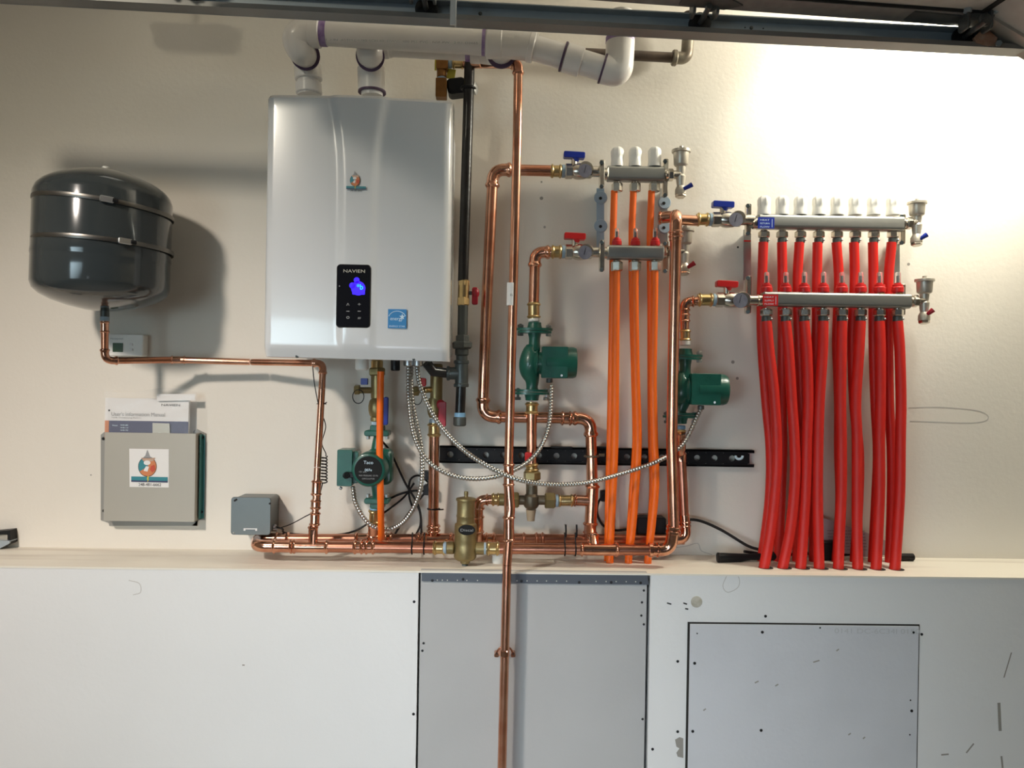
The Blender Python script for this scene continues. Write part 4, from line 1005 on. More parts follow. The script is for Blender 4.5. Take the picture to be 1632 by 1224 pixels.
MB().rod(P(601, 574, vd), P(601, 588, vd), .0160).build('tail', M_BRASS, t); MB().hexa(P(601, 586, vd), P(601, 599, vd), .0235).build('union_nut', M_BRASSD, t)
MB().rod(P(601, 597, vd), P(601, 636, vd), .0165).build('body', M_BRASSD, t); MB().lathe([(-.024, .015), (-.018, .019), (-.006, .0215), (.006, .0215), (.018, .019), (.024, .015)], P(600, 650, vd), (0, 0, 1), 24).build('body', M_BRASSD, t)
MB().rod(P(599, 664, vd), P(599, 672, vd), .014).build('neck', M_BRASSD, t); MB().rod(P(598, 668, vd), P(598, 678, vd), .0105).build('sealant_ring', M_SEAL, t)
MB().rod(P(594, 622, vd), P(572, 622, vd + .01), .0085).build('drain_arm', M_BRASSD, t); MB().hexa(P(574, 621, vd + .01), P(565, 621, vd + .01), .0135).build('drain_cap', M_BRASSD, t)
MB().rbox(P(581, 608, vd + .012), (.018, .016, .017), .002).build('drain_handle', M_BLUE, t, 'small blue drain handle')
MB().tube([P(571 + 9 * math.cos(a), 632 + 11 * math.sin(a), vd + .022) for a in [i * PI / 12 for i in range(24)]], .0012, 6, closed=True).build('cap_loop', M_CABLE, t)
MB().rbox(P(615, 655, vd + .008), (.013, .012, .075), .005).build('lever_handle', M_BLUE, t, 'blue lever handle')
t = thing('pump_outlet', 'brass adapter between the forward facing pump and the rear header', 'fitting', P(598, 850, .07))
MB().rod(P(597, 806, .085), P(597, 813, .085), .013).build('sealant_ring', M_TAPE, t); coupling(t, P(597, 812, .085), P(596, 834, .08), .0125, M_BRASS, 'brass_adapter'); coupling(t, P(596, 834, .078), P(595, 855, .065), .0135)

t = thing('isolation_valve', 'brass isolation valve with red handles below the boiler right side', 'valve', P(694, 690, .09))
MB().rod(P(696, 580, vd), P(695, 641, vd), .0165).build('body', M_BRASSD, t); MB().lathe([(-.026, .014), (-.018, .018), (-.006, .0205), (.006, .0205), (.018, .018), (.026, .0165)], P(693, 650, vd), (0, 0, 1), 24).build('body', M_BRASSD, t)
MB().rod(P(690, 620, vd + .002), P(676, 622, vd + .016), .0085).build('drain_arm', M_BRASS, t); MB().hexa(P(668, 623, vd + .012), P(659, 623, vd + .012), .0135).build('drain_cap', M_BRASSD, t)
MB().rod(P(676, 622, vd + .012), P(667, 623, vd + .012), .007).build('drain_neck', M_BRASSD, t)
MB().rbox(P(674, 609, vd + .018), (.018, .016, .022), .005).build('drain_handle', M_REDP, t, 'small red drain handle')
MB().tube([P(665 + 8 * math.cos(a), 633 + 12 * math.sin(a), vd + .022) for a in [i * PI / 12 for i in range(24)]], .0012, 6, closed=True).build('cap_loop', M_CABLE, t)
m_ = MB().rbox(P(705, 660, vd + .015), (.020, .013, .066), .004); m_.ball(P(702, 645, vd + .012), .014, sc=(1, .7, 1)); m_.build('lever_handle', M_REDD, t, 'deep red lever handle')
MB().rod(P(692, 668, vd), P(692, 676, vd), .0135).build('sealant_ring', M_SEAL, t)
t = thing('supply_pipe', 'copper pipe from the red handled valve down to the rear header', 'pipe', P(691, 850, .07))
coupling(t, P(692, 674, vd), P(692, 696, vd), .0140, M_BRASS, 'brass_adapter')
MB().tube([P(692, 692, vd), P(690.5, 840, .065)], .0142, 22).build('pipe', M_COP, t); coupling(t, P(691, 836, .067), P(691, 848, .065), .0142)
m_ = MB(); cc = P(691, 811, .07)
m_.tube([cc + Vector((.0165 * math.cos(a), .0165 * math.sin(a), 0)) for a in [i * PI / 8 for i in range(16)]], .0018, 6, closed=True); m_.tube([cc + Vector((.014, -.012, 0)), cc + Vector((.028, -.013, .001))], .002, 6)
tag(m_.build('cable_tie', M_CABLE), 'black cable tie around the copper supply pipe between boiler and rear header', 'cable tie')
# ------------------------------------------------------------------ radiant manifolds
def flat_cap(t, x, y0, y1, d, w_=20):
    """white plastic cap with ribbed grip"""
    k = S(1, d); a = P(x, y1, d); h = (P(x, y0, d) - a).length
    m_ = MB(); R0 = w_ / 2 * k * 1.12; seg = 24; pr = [(0, 1.0), (.12, 1.0), (.3, .94), (.45, .88), (.55, .92), (.80, .93), (.92, .80), (1.0, .55)]
    pts = []
    for tt, rr in pr:
        for i in range(seg):
            q = 1 + (.07 if (i // 2) % 2 else -.05) * (1 if .3 < tt < .93 else 0)
            an = 2 * PI * i / seg; pts.append(a + Vector((R0 * rr * q * math.cos(an), R0 * rr * q * math.sin(an), h * tt)))
    m_.add(pts, [(j * seg + i, j * seg + (i + 1) % seg, (j + 1) * seg + (i + 1) % seg, (j + 1) * seg + i) for j in range(len(pr) - 1) for i in range(seg)] + [tuple(range(seg)), tuple(range((len(pr) - 1) * seg, len(pr) * seg))])
    m_.build('valve_cap', M_WHT, t)
def flow_meter(t, x, yb, d, big=1.0):
    k = S(1, d) * big; b = P(x, yb, d); m_ = MB()
    o = MB().lathe([(0, 7.5 * k), (2 * k, 7.5 * k), (2.2 * k, 8.8 * k), (9 * k, 8.8 * k), (10 * k, 7.8 * k), (13.5 * k, 7.4 * k), (14 * k, 5 * k), (16 * k, 4.8 * k)], b, (0, 0, 1), 22).build('flow_meter', M_REDP, t, 'red flow meter')
    MB().lathe([(0, 4.2 * k), (16 * k, 4.0 * k), (17.5 * k, 3.0 * k)], b + Vector((0, 0, 15 * k)), (0, 0, 1), 16).build('sight_glass', M_CLEAR, o)
    MB().rod(b + Vector((0, 0, 14 * k)), b + Vector((0, 0, 27 * k)), 1.6 * k).build('indicator_pin', M_BLKP, o)
    MB().lathe([(0, 8 * k), (2 * k, 8 * k)], b + Vector((0, 0, -1.5 * k)), (0, 0, 1), 8).build('base_ring', M_BRASS, o)
def outlet(t, x, y0, y1, d, w_=18, clip=None):
    k = S(1, d); a = P(x, y0, d)
    MB().rod(a + Vector((0, 0, .004)), a + Vector((0, 0, -.004)), w_ * .36 * k).build('outlet_neck', M_NIK, t)
    o = MB().hexa(P(x, y0, d), P(x, y1, d), w_ / 2 * 1.12 * k).build('outlet_nut', M_NIK, t)
    if clip:
        c = MB().rod(P(x, y1, d), P(x, clip, d), w_ * .44 * k).build('crimp_ring', M_IRONG, t)
        MB().ball(P(x + w_ * .34, (y1 + clip) / 2, d) + Vector((0, -w_ * .36 * k, 0)), 1.9 * k).build('crimp_tab', M_ZINC, c)
def air_vent(t, x, ytop, xj, yj, d, col, hx, hy):
    """nickel air vent with a small drain cock below and a coloured lever"""
    k = S(1, d); J = P(x, yj, d)
    top = P(x - 1, ytop, d); H = (top.z - J.z) / k
    s_ = H / 46
    o = MB().lathe([(0, 6 * k), (6 * k * s_, 7 * k), (13 * k * s_, 7.5 * k), (15 * k * s_, 10.5 * k), (17 * k * s_, 11.5 * k), (35 * k * s_, 12.5 * k), (36 * k * s_, 15 * k), (40 * k * s_, 15 * k), (41 * k * s_, 12 * k), (41.5 * k * s_, 3.5 * k), (46 * k * s_, 3.2 * k)], J, (0, 0, 1), 26).build('air_vent', M_SATIN, t, 'satin nickel air vent')
    MB().rod(P(xj, yj, d), J, 7.0 * k).build('side_arm', M_NIK, t); MB().hexa(P(xj + 4, yj, d), P(xj + 13, yj, d), 10 * k).build('arm_nut', M_NIK, t)
    dr = MB().lathe([(0, 5 * k), (5 * k, 8 * k), (14 * k, 7 * k), (20 * k, 6 * k), (26 * k, 9 * k), (33 * k, 9 * k), (34 * k, 7 * k)], J + Vector((0, 0, .004)), (0, 0, -1), 22).build('drain_cock', M_SATIN, t)
    MB().hexa(J + Vector((0, 0, -30 * k)), J + Vector((0, -.002, -36 * k)), 8.5 * k).build('drain_cap', M_NIK, dr)
    MB().tube([P(x + 5, hy + 5, d + .01), P((x + hx) / 2 + 2, hy + 2, d + .016), P(hx, hy - 2, d + .018)], [3.0 * k, 3.4 * k, 4.2 * k], 10).build('drain_lever', col, dr)
def ball_valve(lab, xa, xb, y, d, col, mcol, xh, yh, gx, gy, gr, sl=.01, ad0=None):
    t = thing('ball_valve', lab, 'ball valve', P((xa + xb) / 2, y + 14, d)); k = S(1, d)
    yy = lambda x: y + (x - xa) * sl
    def q(x): return P(x, yy(x), d)
    if ad0: coupling(t, P(ad0, yy(ad0), d), q(xa), .0142, M_BRASS, 'brass_adapter')
    MB().rod(q(xa - 1), q(xa + 5), 10.2 * k).build('sealant_ring', M_SEAL, t)
    n_ = xb - xa
    m_ = MB().hexa(q(xa + 4), q(xa + .25 * n_), 12 * k)
    m_.lathe([(0, 9 * k), (.08 * n_ * k, 12 * k), (.18 * n_ * k, 13 * k), (.30 * n_ * k, 12 * k), (.42 * n_ * k, 9 * k)], q(xa + .22 * n_), (1, 0, 0), 26); m_.hexa(q(xa + .55 * n_), q(xa + .70 * n_), 11 * k)
    m_.rod(q(xa + .68 * n_), q(xb), 8.5 * k); m_.build('body', M_NIK, t)
    MB().rod(P(xh, yy(xh) - 8, d), P(xh, yh + 4, d), 5.0 * k).build('stem', M_NIK, t)
    h = MB().rbox(P(xh, yh, d), (34 * k, 14 * k, 10 * k), 2.2 * k, rot=Matrix.Rotation(.035, 3, 'Y')); h.lathe([(0, 5 * k), (6 * k, 7 * k), (8 * k, 6 * k)], P(xh + 2, yh + 10, d), (0, 0, 1), 16)
    h.build('handle', mcol, t, col + ' handle')
    g = MB().lathe([(0, gr * .8 * k), (.012, gr * k), (.022, gr * k), (.024, gr * .93 * k)], P(gx, gy, d + .008), (0, -1, 0), 34).build('thermometer', M_NIK, t)
    gq = P(gx, gy, d + .0325); MB().lathe([(0, gr * .93 * k), (.0006, gr * .93 * k)], gq, (0, -1, 0), 34).build('dial_face', M_DIAL, g, 'grey dial face')
    MB().box(P(gx, gy - gr * .2, d + .0334), (.0012, .0004, gr * 1.0 * k), Matrix.Rotation(.25, 3, 'Y')).build('needle', M_BLKP, g, smooth=0)
    return t
def nut_tail(t, xa, xb, y, d, r=9):
    MB().hexa(P(xa, y, d), P(xb, y, d), S(r * 1.15, d)).build('end_nut', M_NIK, t)

def manifold(lab, x0, x1, y0, y1, d, ports, kind, cap_w=18, cap_y=None, nut=(0, 0), clip=None, nw=18, vent=None, sticker=None):
    cy = (y0 + y1) / 2; sl = .018
    t = thing('manifold', lab, 'manifold', P((x0 + x1) / 2, y1 + 4, d)); k = S(1, d)
    a_, b_ = P(x0, cy - .0, d), P(x1, cy + (x1 - x0) * .0, d)
    a_, b_ = P(x0, y0 + (y1 - y0) / 2 - (x1 - x0) * .5 * 0, d), b_
    L = (b_ - a_).length; zc = (a_.z + b_.z) / 2
    MB().rbox(((a_.x + b_.x) / 2, -d, zc), (L, .036, (y1 - y0) * k * .98), .009, seg=5, axis='X').build('bar', M_STEEL, t, 'brushed stainless bar')
    MB().rod(P(x0 - 8, cy, d), P(x0 + 3, cy, d), 9.5 * k).build('end_collar', M_NIK, t)
    MB().rod(P(x1 - 4, cy, d), P(x1 + 5, cy, d), 8.5 * k).build('end_collar', M_NIK, t)
    for x in ports:
        if kind == 'return': flat_cap(t, x, cap_y[0], cap_y[1], d, cap_w)
        else: flow_meter(t, x, y0 + 1, d, cap_w / 18)
        outlet(t, x + (nw * 0), nut[0], nut[1], d, nw, clip)
    if vent: air_vent(t, *vent)
    if sticker:
        sx0, sx1, m, ls = sticker; e = d + .0185
        a2, b2 = P(sx0, y0 + 2, e), P(sx1, y1 - 3, e)
        st = MB().box(((a2.x + b2.x) / 2, -e, (a2.z + b2.z) / 2), (b2.x - a2.x, .0010, a2.z - b2.z)).build('label_sticker', m, t, smooth=0)
        for i, s_ in enumerate(ls): text(s_, (sx0 + sx1) / 2 - 2, y0 + 6.5 + 5.5 * i, e + .0008, 2.6, M_PALE, st, wpx=15)
        MB().box(P(sx1 - 3.5, cy, e + .0006), (.0012, .0006, 13 * k)).build('arrow_mark', M_PALE, st, smooth=0)
    return t
d1, d2 = .075, .105
po3 = [985.5, 1014, 1043.5]
manifold('short three port stainless manifold with white caps feeding orange tubes', 967, 1058, 266, 290, d1, [983.5, 1012, 1043], 'return', 19, (235, 266), (292, 306), None, 16,
         (1085, 233, 1060, 279, d1 + .01, M_BLUE, 1103, 296))
manifold('short three port stainless manifold with red flow meters above the orange tubes', 967, 1057, 392, 414.5, d2, [983, 1012.5, 1044], 'supply', 16, None, (417, 432), None, 17,
         (1091, 360, 1058, 402, d2 - .03, M_REDD, 1107, 421))
ps8 = [1217.5, 1246.5, 1275.5, 1305, 1334, 1363, 1392.5, 1423]
ps8b = [1221.5, 1252, 1281.5, 1312, 1341.5, 1371.5, 1401.5, 1430.5]
manifold('long eight port stainless manifold with blue sticker and white caps', 1206, 1438, 344, 367.5, d1, ps8, 'return', 19, (313, 343), (369, 379), 388, 16,
         (1461, 317, 1440, 356, d1 + .01, M_BLUE, 1477, 376), (1208, 1234, M_BLUE, ('HEAT', 'RETURN', 'FLOW')))
manifold('long eight port stainless manifold with red sticker and red flow meters', 1214, 1449, 467, 490.5, d2, ps8b, 'supply', 19, None, (493, 503.5), 514, 17,
         (1473, 440, 1450, 480, d2 + .01, M_REDD, 1487, 496), (1216, 1240, M_REDP, ('HEAT', 'SUPPLY', 'FLOW')))
ball_valve('nickel ball valve with blue handle beside the three port manifold', 896, 964, 273, d1, 'blue', M_BLUE, 915, 248, 932.5, 272, 11.5, ad0=877)
ball_valve('nickel ball valve with red handle beside the three port manifold', 896, 964, 401.5, d2, 'red', M_REDP, 916, 377, 932.5, 402.5, 11.5, ad0=878)
ball_valve('nickel ball valve with blue handle beside the eight port manifold', 1130, 1203, 350, d1, 'blue', M_BLUE, 1152, 326.5, 1173, 350, 12, ad0=1110)
ball_valve('nickel ball valve with red handle beside the eight port manifold', 1136, 1208, 478, d2, 'red', M_REDP, 1158, 453, 1180, 479, 12.5, ad0=1112)
# brackets between the manifold pairs
def bracket(lab, x, ys, plate, discs=(), xl=0, m=None, kn=None):
    t = thing('manifold_bracket', lab, 'bracket', P(x, ys[1], .03)); m = m or M_ZINC
    y0, y1 = plate
    MB().pp([(x - 6, y0), (x + 6, y0), (x + 6, y1), (x - 6, y1)], .018, .022).build('bar_plate', m, t, smooth=0)
    MB().box(P(x, (y0 + y1) / 2, .009), (.008, .018, (P(x, y0, .02) - P(x, y1, .02)).length * .9)).build('spacer', m, t, smooth=0)
    for y in discs:
        o = MB().lathe([(0, .017), (.007, .0185), (.012, .016)], P(x, y, .016), (0, -1, 0), 26).build('rubber_disc', M_SEAL, t)
        MB().lathe([(0, .0045), (.0008, .0045)], P(x, y, .0285), (0, -1, 0), 12).build('screw', M_SCREW, o)
    for (y, dz, hh) in kn or ():
        MB().rbox(P(x + xl, y, dz), (.013, .020, S(hh, dz)), .004).build('clamp', M_NIK, t)
        for s_ in (-1, 1): MB().hexa(P(x + xl, y + s_ * (hh / 2 - 3), dz + .008), P(x + xl, y + s_ * (hh / 2 - 3), dz + .016), .006).build('clamp_screw', M_IRONG, t)
bracket('left zinc bracket with two rubber discs joining the three port manifolds', 957, (254, 430), (300, 395), (316, 361), 2, M_SEAL, ((278, .095, 44), (408, .115, 50)))
bracket('right zinc bracket with rubber discs, partly behind the copper elbow', 1058, (254, 430), (300, 388), (324, 363), 2, M_ZINC, ((284, .068, 60), (410, .072, 50)))
bracket('flat zinc bracket bar left of the eight port manifolds', 1191, (330, 500), (366, 446), (), 1, M_ZINC, ((350, .060, 50), (470, .070, 60)))
bracket('flat zinc bracket bar right of the eight port manifolds', 1428, (335, 505), (372, 450), (), 9, M_ZINC, ((366, .060, 48), (478, .070, 50)))
tag(MB().box(P(1191, 384, .0232), (.019, .0012, .004)).build('red_tape', M_REDP, smooth=0), 'thin red tape band on the left bracket bar of the eight port manifolds', 'tape')

# ------------------------------------------------------------------ flexible tubes
ORD = ['leftmost', 'second', 'third', 'fourth', 'fifth', 'sixth', 'seventh', 'rightmost']
GR = 'red heating tubes under the eight port manifolds'
def hose(name, pts, r, m, lab, cat, grp):
    z = spl([P(*q) for q in pts], 9)
    o = MB().tube(z, r, 18).build(name, m); tag(o, lab, cat, grp); return o
# front row hangs from the lower manifold
front = [
 [(1221.5, 512), (1226, 560), (1233, 620), (1238, 700), (1237, 760), (1229, 840), (1217.5, 905.5)],
 [(1252, 512), (1257, 560), (1262, 640), (1266, 700), (1267, 760), (1260, 840), (1247, 906.5)],
 [(1281.5, 512), (1286, 560), (1288, 640), (1286, 700), (1284, 780), (1280, 850), (1276, 907)],
 [(1312, 512), (1311, 560), (1306, 640), (1304, 700), (1303, 780), (1304, 850), (1305.5, 908)],
 [(1341.5, 512), (1341, 560), (1340, 640), (1341, 700), (1341, 780), (1338, 850), (1336, 908)],
 [(1371.5, 512), (1369, 560), (1364, 640), (1366, 700), (1366, 780), (1366, 850), (1367, 908.5)],
 [(1401.5, 512), (1403, 560), (1403, 640), (1402, 700), (1402, 780), (1399, 850), (1396, 908.5)],
 [(1430.5, 512), (1434, 560), (1436, 640), (1435, 700), (1434, 780), (1430, 850), (1426, 908.5)]]
for i, q in enumerate(front):
    n = len(q); dd_ = [d2 + (.140 - d2) * (j / (n - 1)) ** 1.4 for j in range(n)]
    pts = [(x, y, dd_[j]) for j, (x, y) in enumerate(q)]
    f = P(q[-1][0], q[-1][1], .140); 
    hose('heating_tube', pts + [(q[-1][0] - .2, q[-1][1] + 8, .140)], .0136, M_RED, ORD[i] + ' of the front row of red tubes, hanging from the lower eight port manifold', 'heating tube', GR)
back = [
 [(1216.5, 386), (1214, 470), (1214, 540), (1221, 640), (1228, 720), (1226, 800), (1214, 893)],
 [(1246, 386), (1247, 450), (1247, 540), (1246, 640), (1247, 720), (1244, 800), (1240, 893)],
 [(1274, 386), (1271, 450), (1273, 540), (1277, 640), (1277, 720), (1273, 800), (1270, 893)],
 [(1303, 386), (1302, 450), (1301, 540), (1297, 640), (1293, 720), (1296, 800), (1297, 893)],
 [(1333, 386), (1337, 450), (1334, 540), (1337, 640), (1337, 720), (1339, 800), (1333, 894)],
 [(1361, 386), (1362, 450), (1358, 540), (1361, 640), (1369, 720), (1368, 800), (1362, 894)],
 [(1391, 386), (1392, 450), (1392, 540), (1395, 640), (1399, 720), (1396, 800), (1391, 894)],
 [(1421, 386), (1416, 450), (1416, 540), (1417, 640), (1421, 720), (1421, 800), (1418, 894)]]
for i, q in enumerate(back):
    n = len(q); dd_ = [d1 + (.058 - d1) * (j / (n - 1)) for j in range(n)]
    dd_ = [min(v, .066) if 0 < j < n else v for j, v in enumerate(dd_)]
    hose('heating_tube', [(x, y, dd_[j]) for j, (x, y) in enumerate(q)] + [(q[-1][0], q[-1][1] + 6, .058)], .0128, M_RED, ORD[i] + ' of the rear row of red tubes, hanging from the upper eight port manifold', 'heating tube', GR)
GO = 'orange heating tubes under the three port manifolds'
OR3 = ['left', 'middle', 'right']
fo = [[(983, 430), (982, 480), (981, 600), (980, 700), (977, 780), (974, 840), (972, 888)],
      [(1012.5, 430), (1012, 480), (1014, 600), (1017, 700), (1013, 780), (1008, 840), (1002, 888)],
      [(1043.5, 430), (1043, 480), (1041, 600), (1043, 700), (1045, 770), (1040, 830), (1033, 888)]]
bo = [[(979, 304), (977, 380), (976, 480), (974, 600), (972, 700), (970, 780), (968, 872)],
      [(1009.5, 304), (1007, 380), (1008, 480), (1011, 600), (1013, 700), (1008, 780), (1001, 872)],
      [(1038.5, 304), (1036, 380), (1037, 480), (1037, 600), (1038, 700), (1040, 780), (1033, 872)]]
for i in range(3):
    n = 7
    hose('heating_tube', [(x, y, d2 + (.104 - d2) * j / 6) for j, (x, y) in enumerate(fo[i])] + [(fo[i][-1][0], fo[i][-1][1] + 16, .104)], .0098, M_ORG, OR3[i] + ' front orange tube, hanging from the lower three port manifold', 'heating tube', GO)
    hose('heating_tube', [(x, y, d1 + (.045 - d1) * min(1, j / 3) * .6) for j, (x, y) in enumerate(bo[i][:6])] + [(bo[i][-1][0], bo[i][-1][1] + 22, .082)], .0092, M_ORG, OR3[i] + ' rear orange tube, hanging from the upper three port manifold', 'heating tube', GO)
tag(MB().tube([P(607, 592, .16), P(606, 640, .16), P(605, 720, .16), P(606.5, 790, .155), P(607.5, 850, .12), P(607, 858, .10)], .0088, 18).build('drain_tube', M_ORG), 'single orange tube hanging straight down in front of the pump', 'tube')
# dark holes where the red tubes go through the ledge
for i, q in enumerate(front):
    x, y = q[-1]; c = P(x + 3, y - 1, .140)
    MB().lathe([(0, .019), (.0006, .019)], (c.x, c.y, LZ), (0, 0, 1), 20).build('tube_hole', M_HOLE, bpy.data.objects['trim_1'])

# ------------------------------------------------------------------ armoured cables
def conduit(name, pts, lab, r=.0062, pitch=.0080, grp='armoured flexible cables'):
    z = spl([P(*q) for q in pts], 30)
    L = [0]
    for i in range(1, len(z)): L.append(L[-1] + (z[i] - z[i - 1]).length)
    n = int(L[-1] / pitch) * 4; path = []; rr = []; j = 0
    for i in range(n + 1):
        s_ = L[-1] * i / n
        while j < len(L) - 2 and L[j + 1] < s_: j += 1
        u = (s_ - L[j]) / max(1e-9, L[j + 1] - L[j]); path.append(z[j].lerp(z[j + 1], min(1, u))); rr.append(r * (.70, .95, 1.04, .95)[i % 4])
    tag(MB().tube(path, rr, 12).build(name, M_MC, smooth=60), lab, 'cable', grp)
conduit('armoured_cable', [(651, 580, .16), (652, 640, .17), (662, 700, .18), (690, 742, .19), (740, 762, .20), (800, 757, .19), (850, 728, .17), (874, 680, .14), (879, 613, .13)], 'silver armoured cable looping from the boiler up to the centre pump')
conduit('armoured_cable', [(664, 580, .16), (671, 620, .18), (700, 676, .20), (745, 722, .25), (806, 757, .288), (862, 771, .25), (930, 770, .20), (1000, 752, .16), (1050, 734, .14), (1088, 708, .12), (1117, 652, .11)], 'longest silver armoured cable sagging from the boiler to the right pump')
conduit('armoured_cable', [(655, 580, .15), (657, 640, .16), (672, 720, .16), (670, 780, .15), (650, 824, .13), (622, 843, .10), (590, 836, .12), (568, 805, .13), (562, 775, .12)], 'silver armoured cable curving down and back up to the forward facing pump')

# ------------------------------------------------------------------ black cables
def cable(pts, lab, r=.0028, name='black_cable', cat='cable'):
    return tag(MB().tube(spl([P(*q) for q in pts], 10), r, 10).build(name, M_CABLE), lab, cat)
cable([(498, 580, .12), (501, 610, .13), (507, 642, .14), (513, 660, .135), (519, 680, .13), (513, 706, .12), (519, 722, .11), (519, 727, .10)], 'thin black sensor wire running down beside the slim copper riser', .0013)
coil = [P(516.5 + 4.8 * math.cos(i * PI / 5), 727 + i * .50 + 2.2 * math.sin(i * PI / 5), .10) + Vector((0, .010 * math.sin(i * PI / 5), 0)) for i in range(86)]
tag(MB().tube(coil, .0017, 8).build('coiled_wire', M_CABLE), 'tight black coil of wire hanging right of the slim copper riser', 'wire coil')
cable([(514, 770, .10), (510, 790, .13), (508, 810, .15), (485, 824, .13), (462, 836, .08), (444, 842, .055)], 'thin black wire from the slim copper riser to the grey junction box', .0014)
cable([(440, 840, .05), (450, 843, .06), (458, 850, .05), (520, 853, .028), (560, 848, .03), (590, 832, .03), (640, 796, .03), (660, 770, .03)], 'black cable leaving the junction box behind the copper pipes', .0028)
cable([(606, 700, .04), (622, 720, .03), (645, 768, .03), (668, 810, .03), (672, 856, .03)], 'black cable running diagonally behind the forward facing pump', .0030)
cable([(615, 798, .03), (636, 788, .025), (662, 782, .03), (688, 785, .03)], 'short arched black cable right of the lower pump flange', .0030)
cable([(628, 854, .025), (640, 834, .025), (660, 806, .03), (676, 786, .03), (686, 760, .03)], 'black cable rising from the header to the boiler supply pipe', .0030)
cable([(660, 815, .02), (652, 790, .02), (654, 765, .02), (668, 758, .02), (684, 770, .02)], 'looped black cable on the wall left of the copper supply pipe', .0028)
cable([(661, 856, .035), (670, 836, .03), (669, 816, .03), (662, 800, .02)], 'curved black cable end dropping behind the headers', .0028)
t = thing('power_adapter', 'black plug cluster on the wall behind the copper supply pipe', 'plug', P(684, 790, 0))
MB().rbox(P(681, 757, .02), (.022, .03, .024), .003).build('plug', M_BLK, t); MB().rbox(P(683, 780, .02), (.026, .035, .028), .004).build('plug', M_BLK, t); MB().rbox(P(681, 768, .004), (.05, .006, .075), .003).build('outlet_plate', M_WHT, t)
cable([(966, 786, .02), (954, 800, .02), (952, 820, .02), (962, 838, .02), (980, 845, .02), (1000, 844, .02), (1016, 846, .02)], 'black cable looping out behind the left orange tube', .0034)
t = thing('power_brick', 'black power brick standing behind the orange tubes', 'power supply', P(1036, 862, .025))
q = P(1036, 840, .028); MB().rbox(q, (.080, .045, .060), .006).build('brick', M_BLK, t); 
MB().rbox(P(962, 790, .012), (.020, .02, .03), .004).build('plug', M_BLK, t)
cable([(1050, 845, .02), (1066, 836, .025), (1090, 829, .03), (1115, 830, .035), (1150, 845, .04), (1190, 869, .05), (1210, 876, .05)], 'black power lead arching right of the copper risers towards the red tubes', .0040, 'power_lead')
cable([(1186, 879, .055), (1230, 884, .03), (1300, 882, .025), (1340, 884, .03), (1400, 882, .02), (1430, 886, .03)], 'black extension lead lying on the ledge behind the red tubes', .0040, 'extension_cord')
t = thing('cable_socket', 'black socket end of a lead lying on the ledge left of the red tubes', 'socket', P(1165, 888, .07))
def onl(px, d, h): p = P(px, 890, d); return Vector((p.x, p.y, LZ + h))
MB().tube([onl(1144, .085, .013), onl(1150, .085, .013), onl(1178, .075, .011), onl(1196, .068, .012), onl(1240, .055, .013)], [.0125, .0130, .0115, .0085, .0120], 18).build('socket_body', M_BLK, t)
MB().rod(onl(1143, .085, .013), onl(1147, .085, .013), .0135).build('socket_rim', M_CABLE, t)
t = thing('power_adapter', 'black power adapter on the ledge between the red tube rows', 'power supply', onl(1318, .04, 0))
MB().rbox(onl(1318, .030, .026), (.045, .045, .052), .006).build('adapter_body', M_BLK, t)
tag(MB().rod(onl(1425, .04, .0105), onl(1456, .04, .0105), .0100).build('black_rod', M_CABLE), 'black rounded rod end poking out right of the red tubes on the ledge', 'rod')
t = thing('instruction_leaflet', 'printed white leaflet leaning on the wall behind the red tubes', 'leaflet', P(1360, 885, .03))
MB().pp([(1300, 822), (1330, 831), (1360, 842), (1390, 852), (1412, 862), (1412, 884), (1390, 888), (1340, 886), (1300, 884)], .030, .0315).build('sheet', mat('grey_newsprint', (.50, .45, .45), rough=.7), t, smooth=0)  # white paper, its colour darkened for the shade behind the tubes
for i in range(7): text('instructions for use and safety notes', 1348 + i * .8, 846 + i * 5, .0322, 2.4, M_BLKP, t, wpx=60)

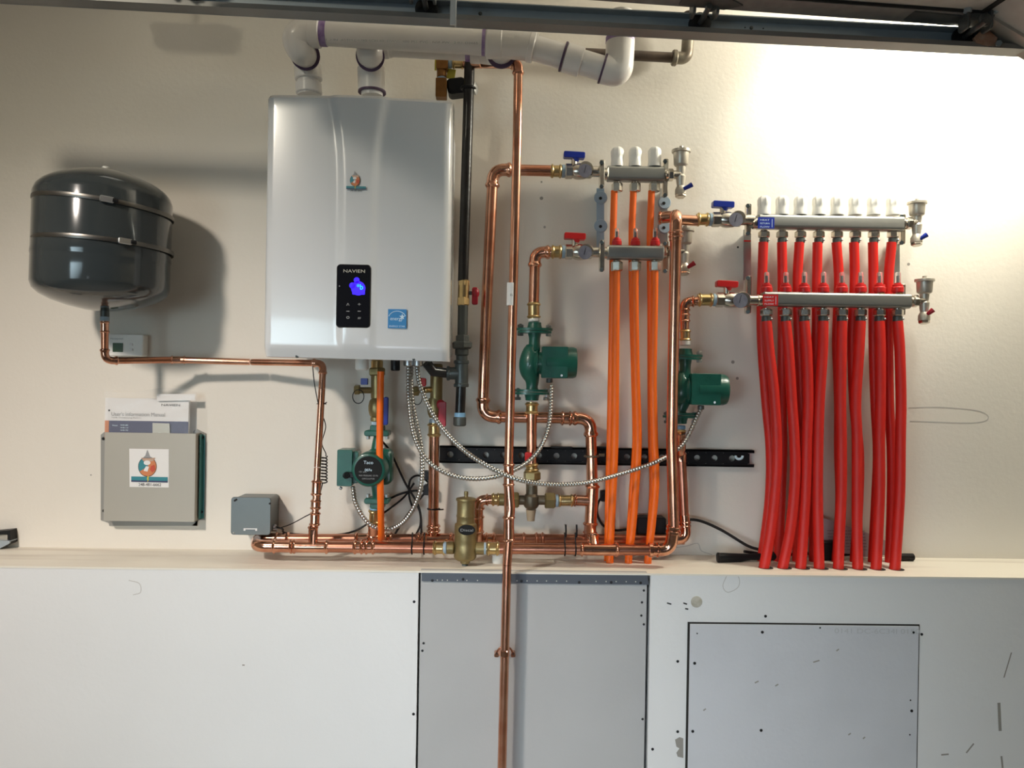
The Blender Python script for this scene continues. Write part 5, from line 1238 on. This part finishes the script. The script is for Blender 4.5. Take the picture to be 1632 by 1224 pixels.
# ------------------------------------------------------------------ black strut channel
t = thing('strut_channel', 'black slotted strut channel fixed across the wall behind the pipes', 'strut', P(952, 742, .02))
sx0, sx1 = P(700, 727, .03), P(1203, 729, .03); zt_ = P(952, 714.5, .03).z; zb_ = P(952, 741.5, .03).z; zm = (zt_ + zb_) / 2; H_ = zt_ - zb_
sd = .026; mb = MB(); X0, X1 = sx0.x, sx1.x
# plate with real round holes, one cell each
pitch = S(28.3, .03); n = int((X1 - X0 - .02) / pitch); hx = [X0 + .030 + pitch * i for i in range(n)]
cells = [X0] + [x + pitch / 2 for x in hx[:-1]] + [X1 - .012]
hr_ = .0085; hh = H_ * .40
for i, x in enumerate(hx):
    l, r_ = cells[i], cells[i + 1]; seg = 24; inn = []; outp = []
    for k_ in range(seg):
        a = 2 * PI * k_ / seg; ca, sa = math.cos(a), math.sin(a); inn.append(Vector((x + hr_ * ca, -sd + .004, zm + hr_ * sa)))
        wx = (r_ - x) if ca > 0 else (x - l); s_ = min(wx / abs(ca) if abs(ca) > 1e-6 else 9, hh / abs(sa) if abs(sa) > 1e-6 else 9)
        outp.append(Vector((x + s_ * ca, -sd + .004, zm + s_ * sa)))
    back = [v + Vector((0, .003, 0)) for v in inn]
    mb.add(inn + outp + back, [(k_, (k_ + 1) % seg, seg + (k_ + 1) % seg, seg + k_) for k_ in range(seg)] + [(k_, (k_ + 1) % seg, 2 * seg + (k_ + 1) % seg, 2 * seg + k_) for k_ in range(seg)])
mb.build('slotted_web', M_STRUT, t, smooth=0)
for sg in (1, -1):
    z_ = zm + sg * (H_ / 2 - .002)
    m_ = MB().box(((X0 + X1) / 2, -sd / 2 - .001, z_), (X1 - X0, sd - .002, .004)); m_.box(((X0 + X1) / 2, -sd + .002, z_ - sg * .002), (X1 - X0, .004, .008)); m_.build('flange', M_STRUT, t, smooth=0)
MB().tube([P(1178, 727, .042) + Vector((.0095 * math.cos(a), 0, .008 * math.sin(a))) for a in [math.radians(170 + 200 * i / 12) for i in range(13)]], .0034, 8).build('pipe_staple', M_PALE, t, 'pale blue staple clip')
for x in (912, 978): MB().rbox(P(x - 17, 713, .03), (.060, .018, .005), .002).build('strut_tab', M_STRUT, t)
for x, y in ((1190, 727),): pass
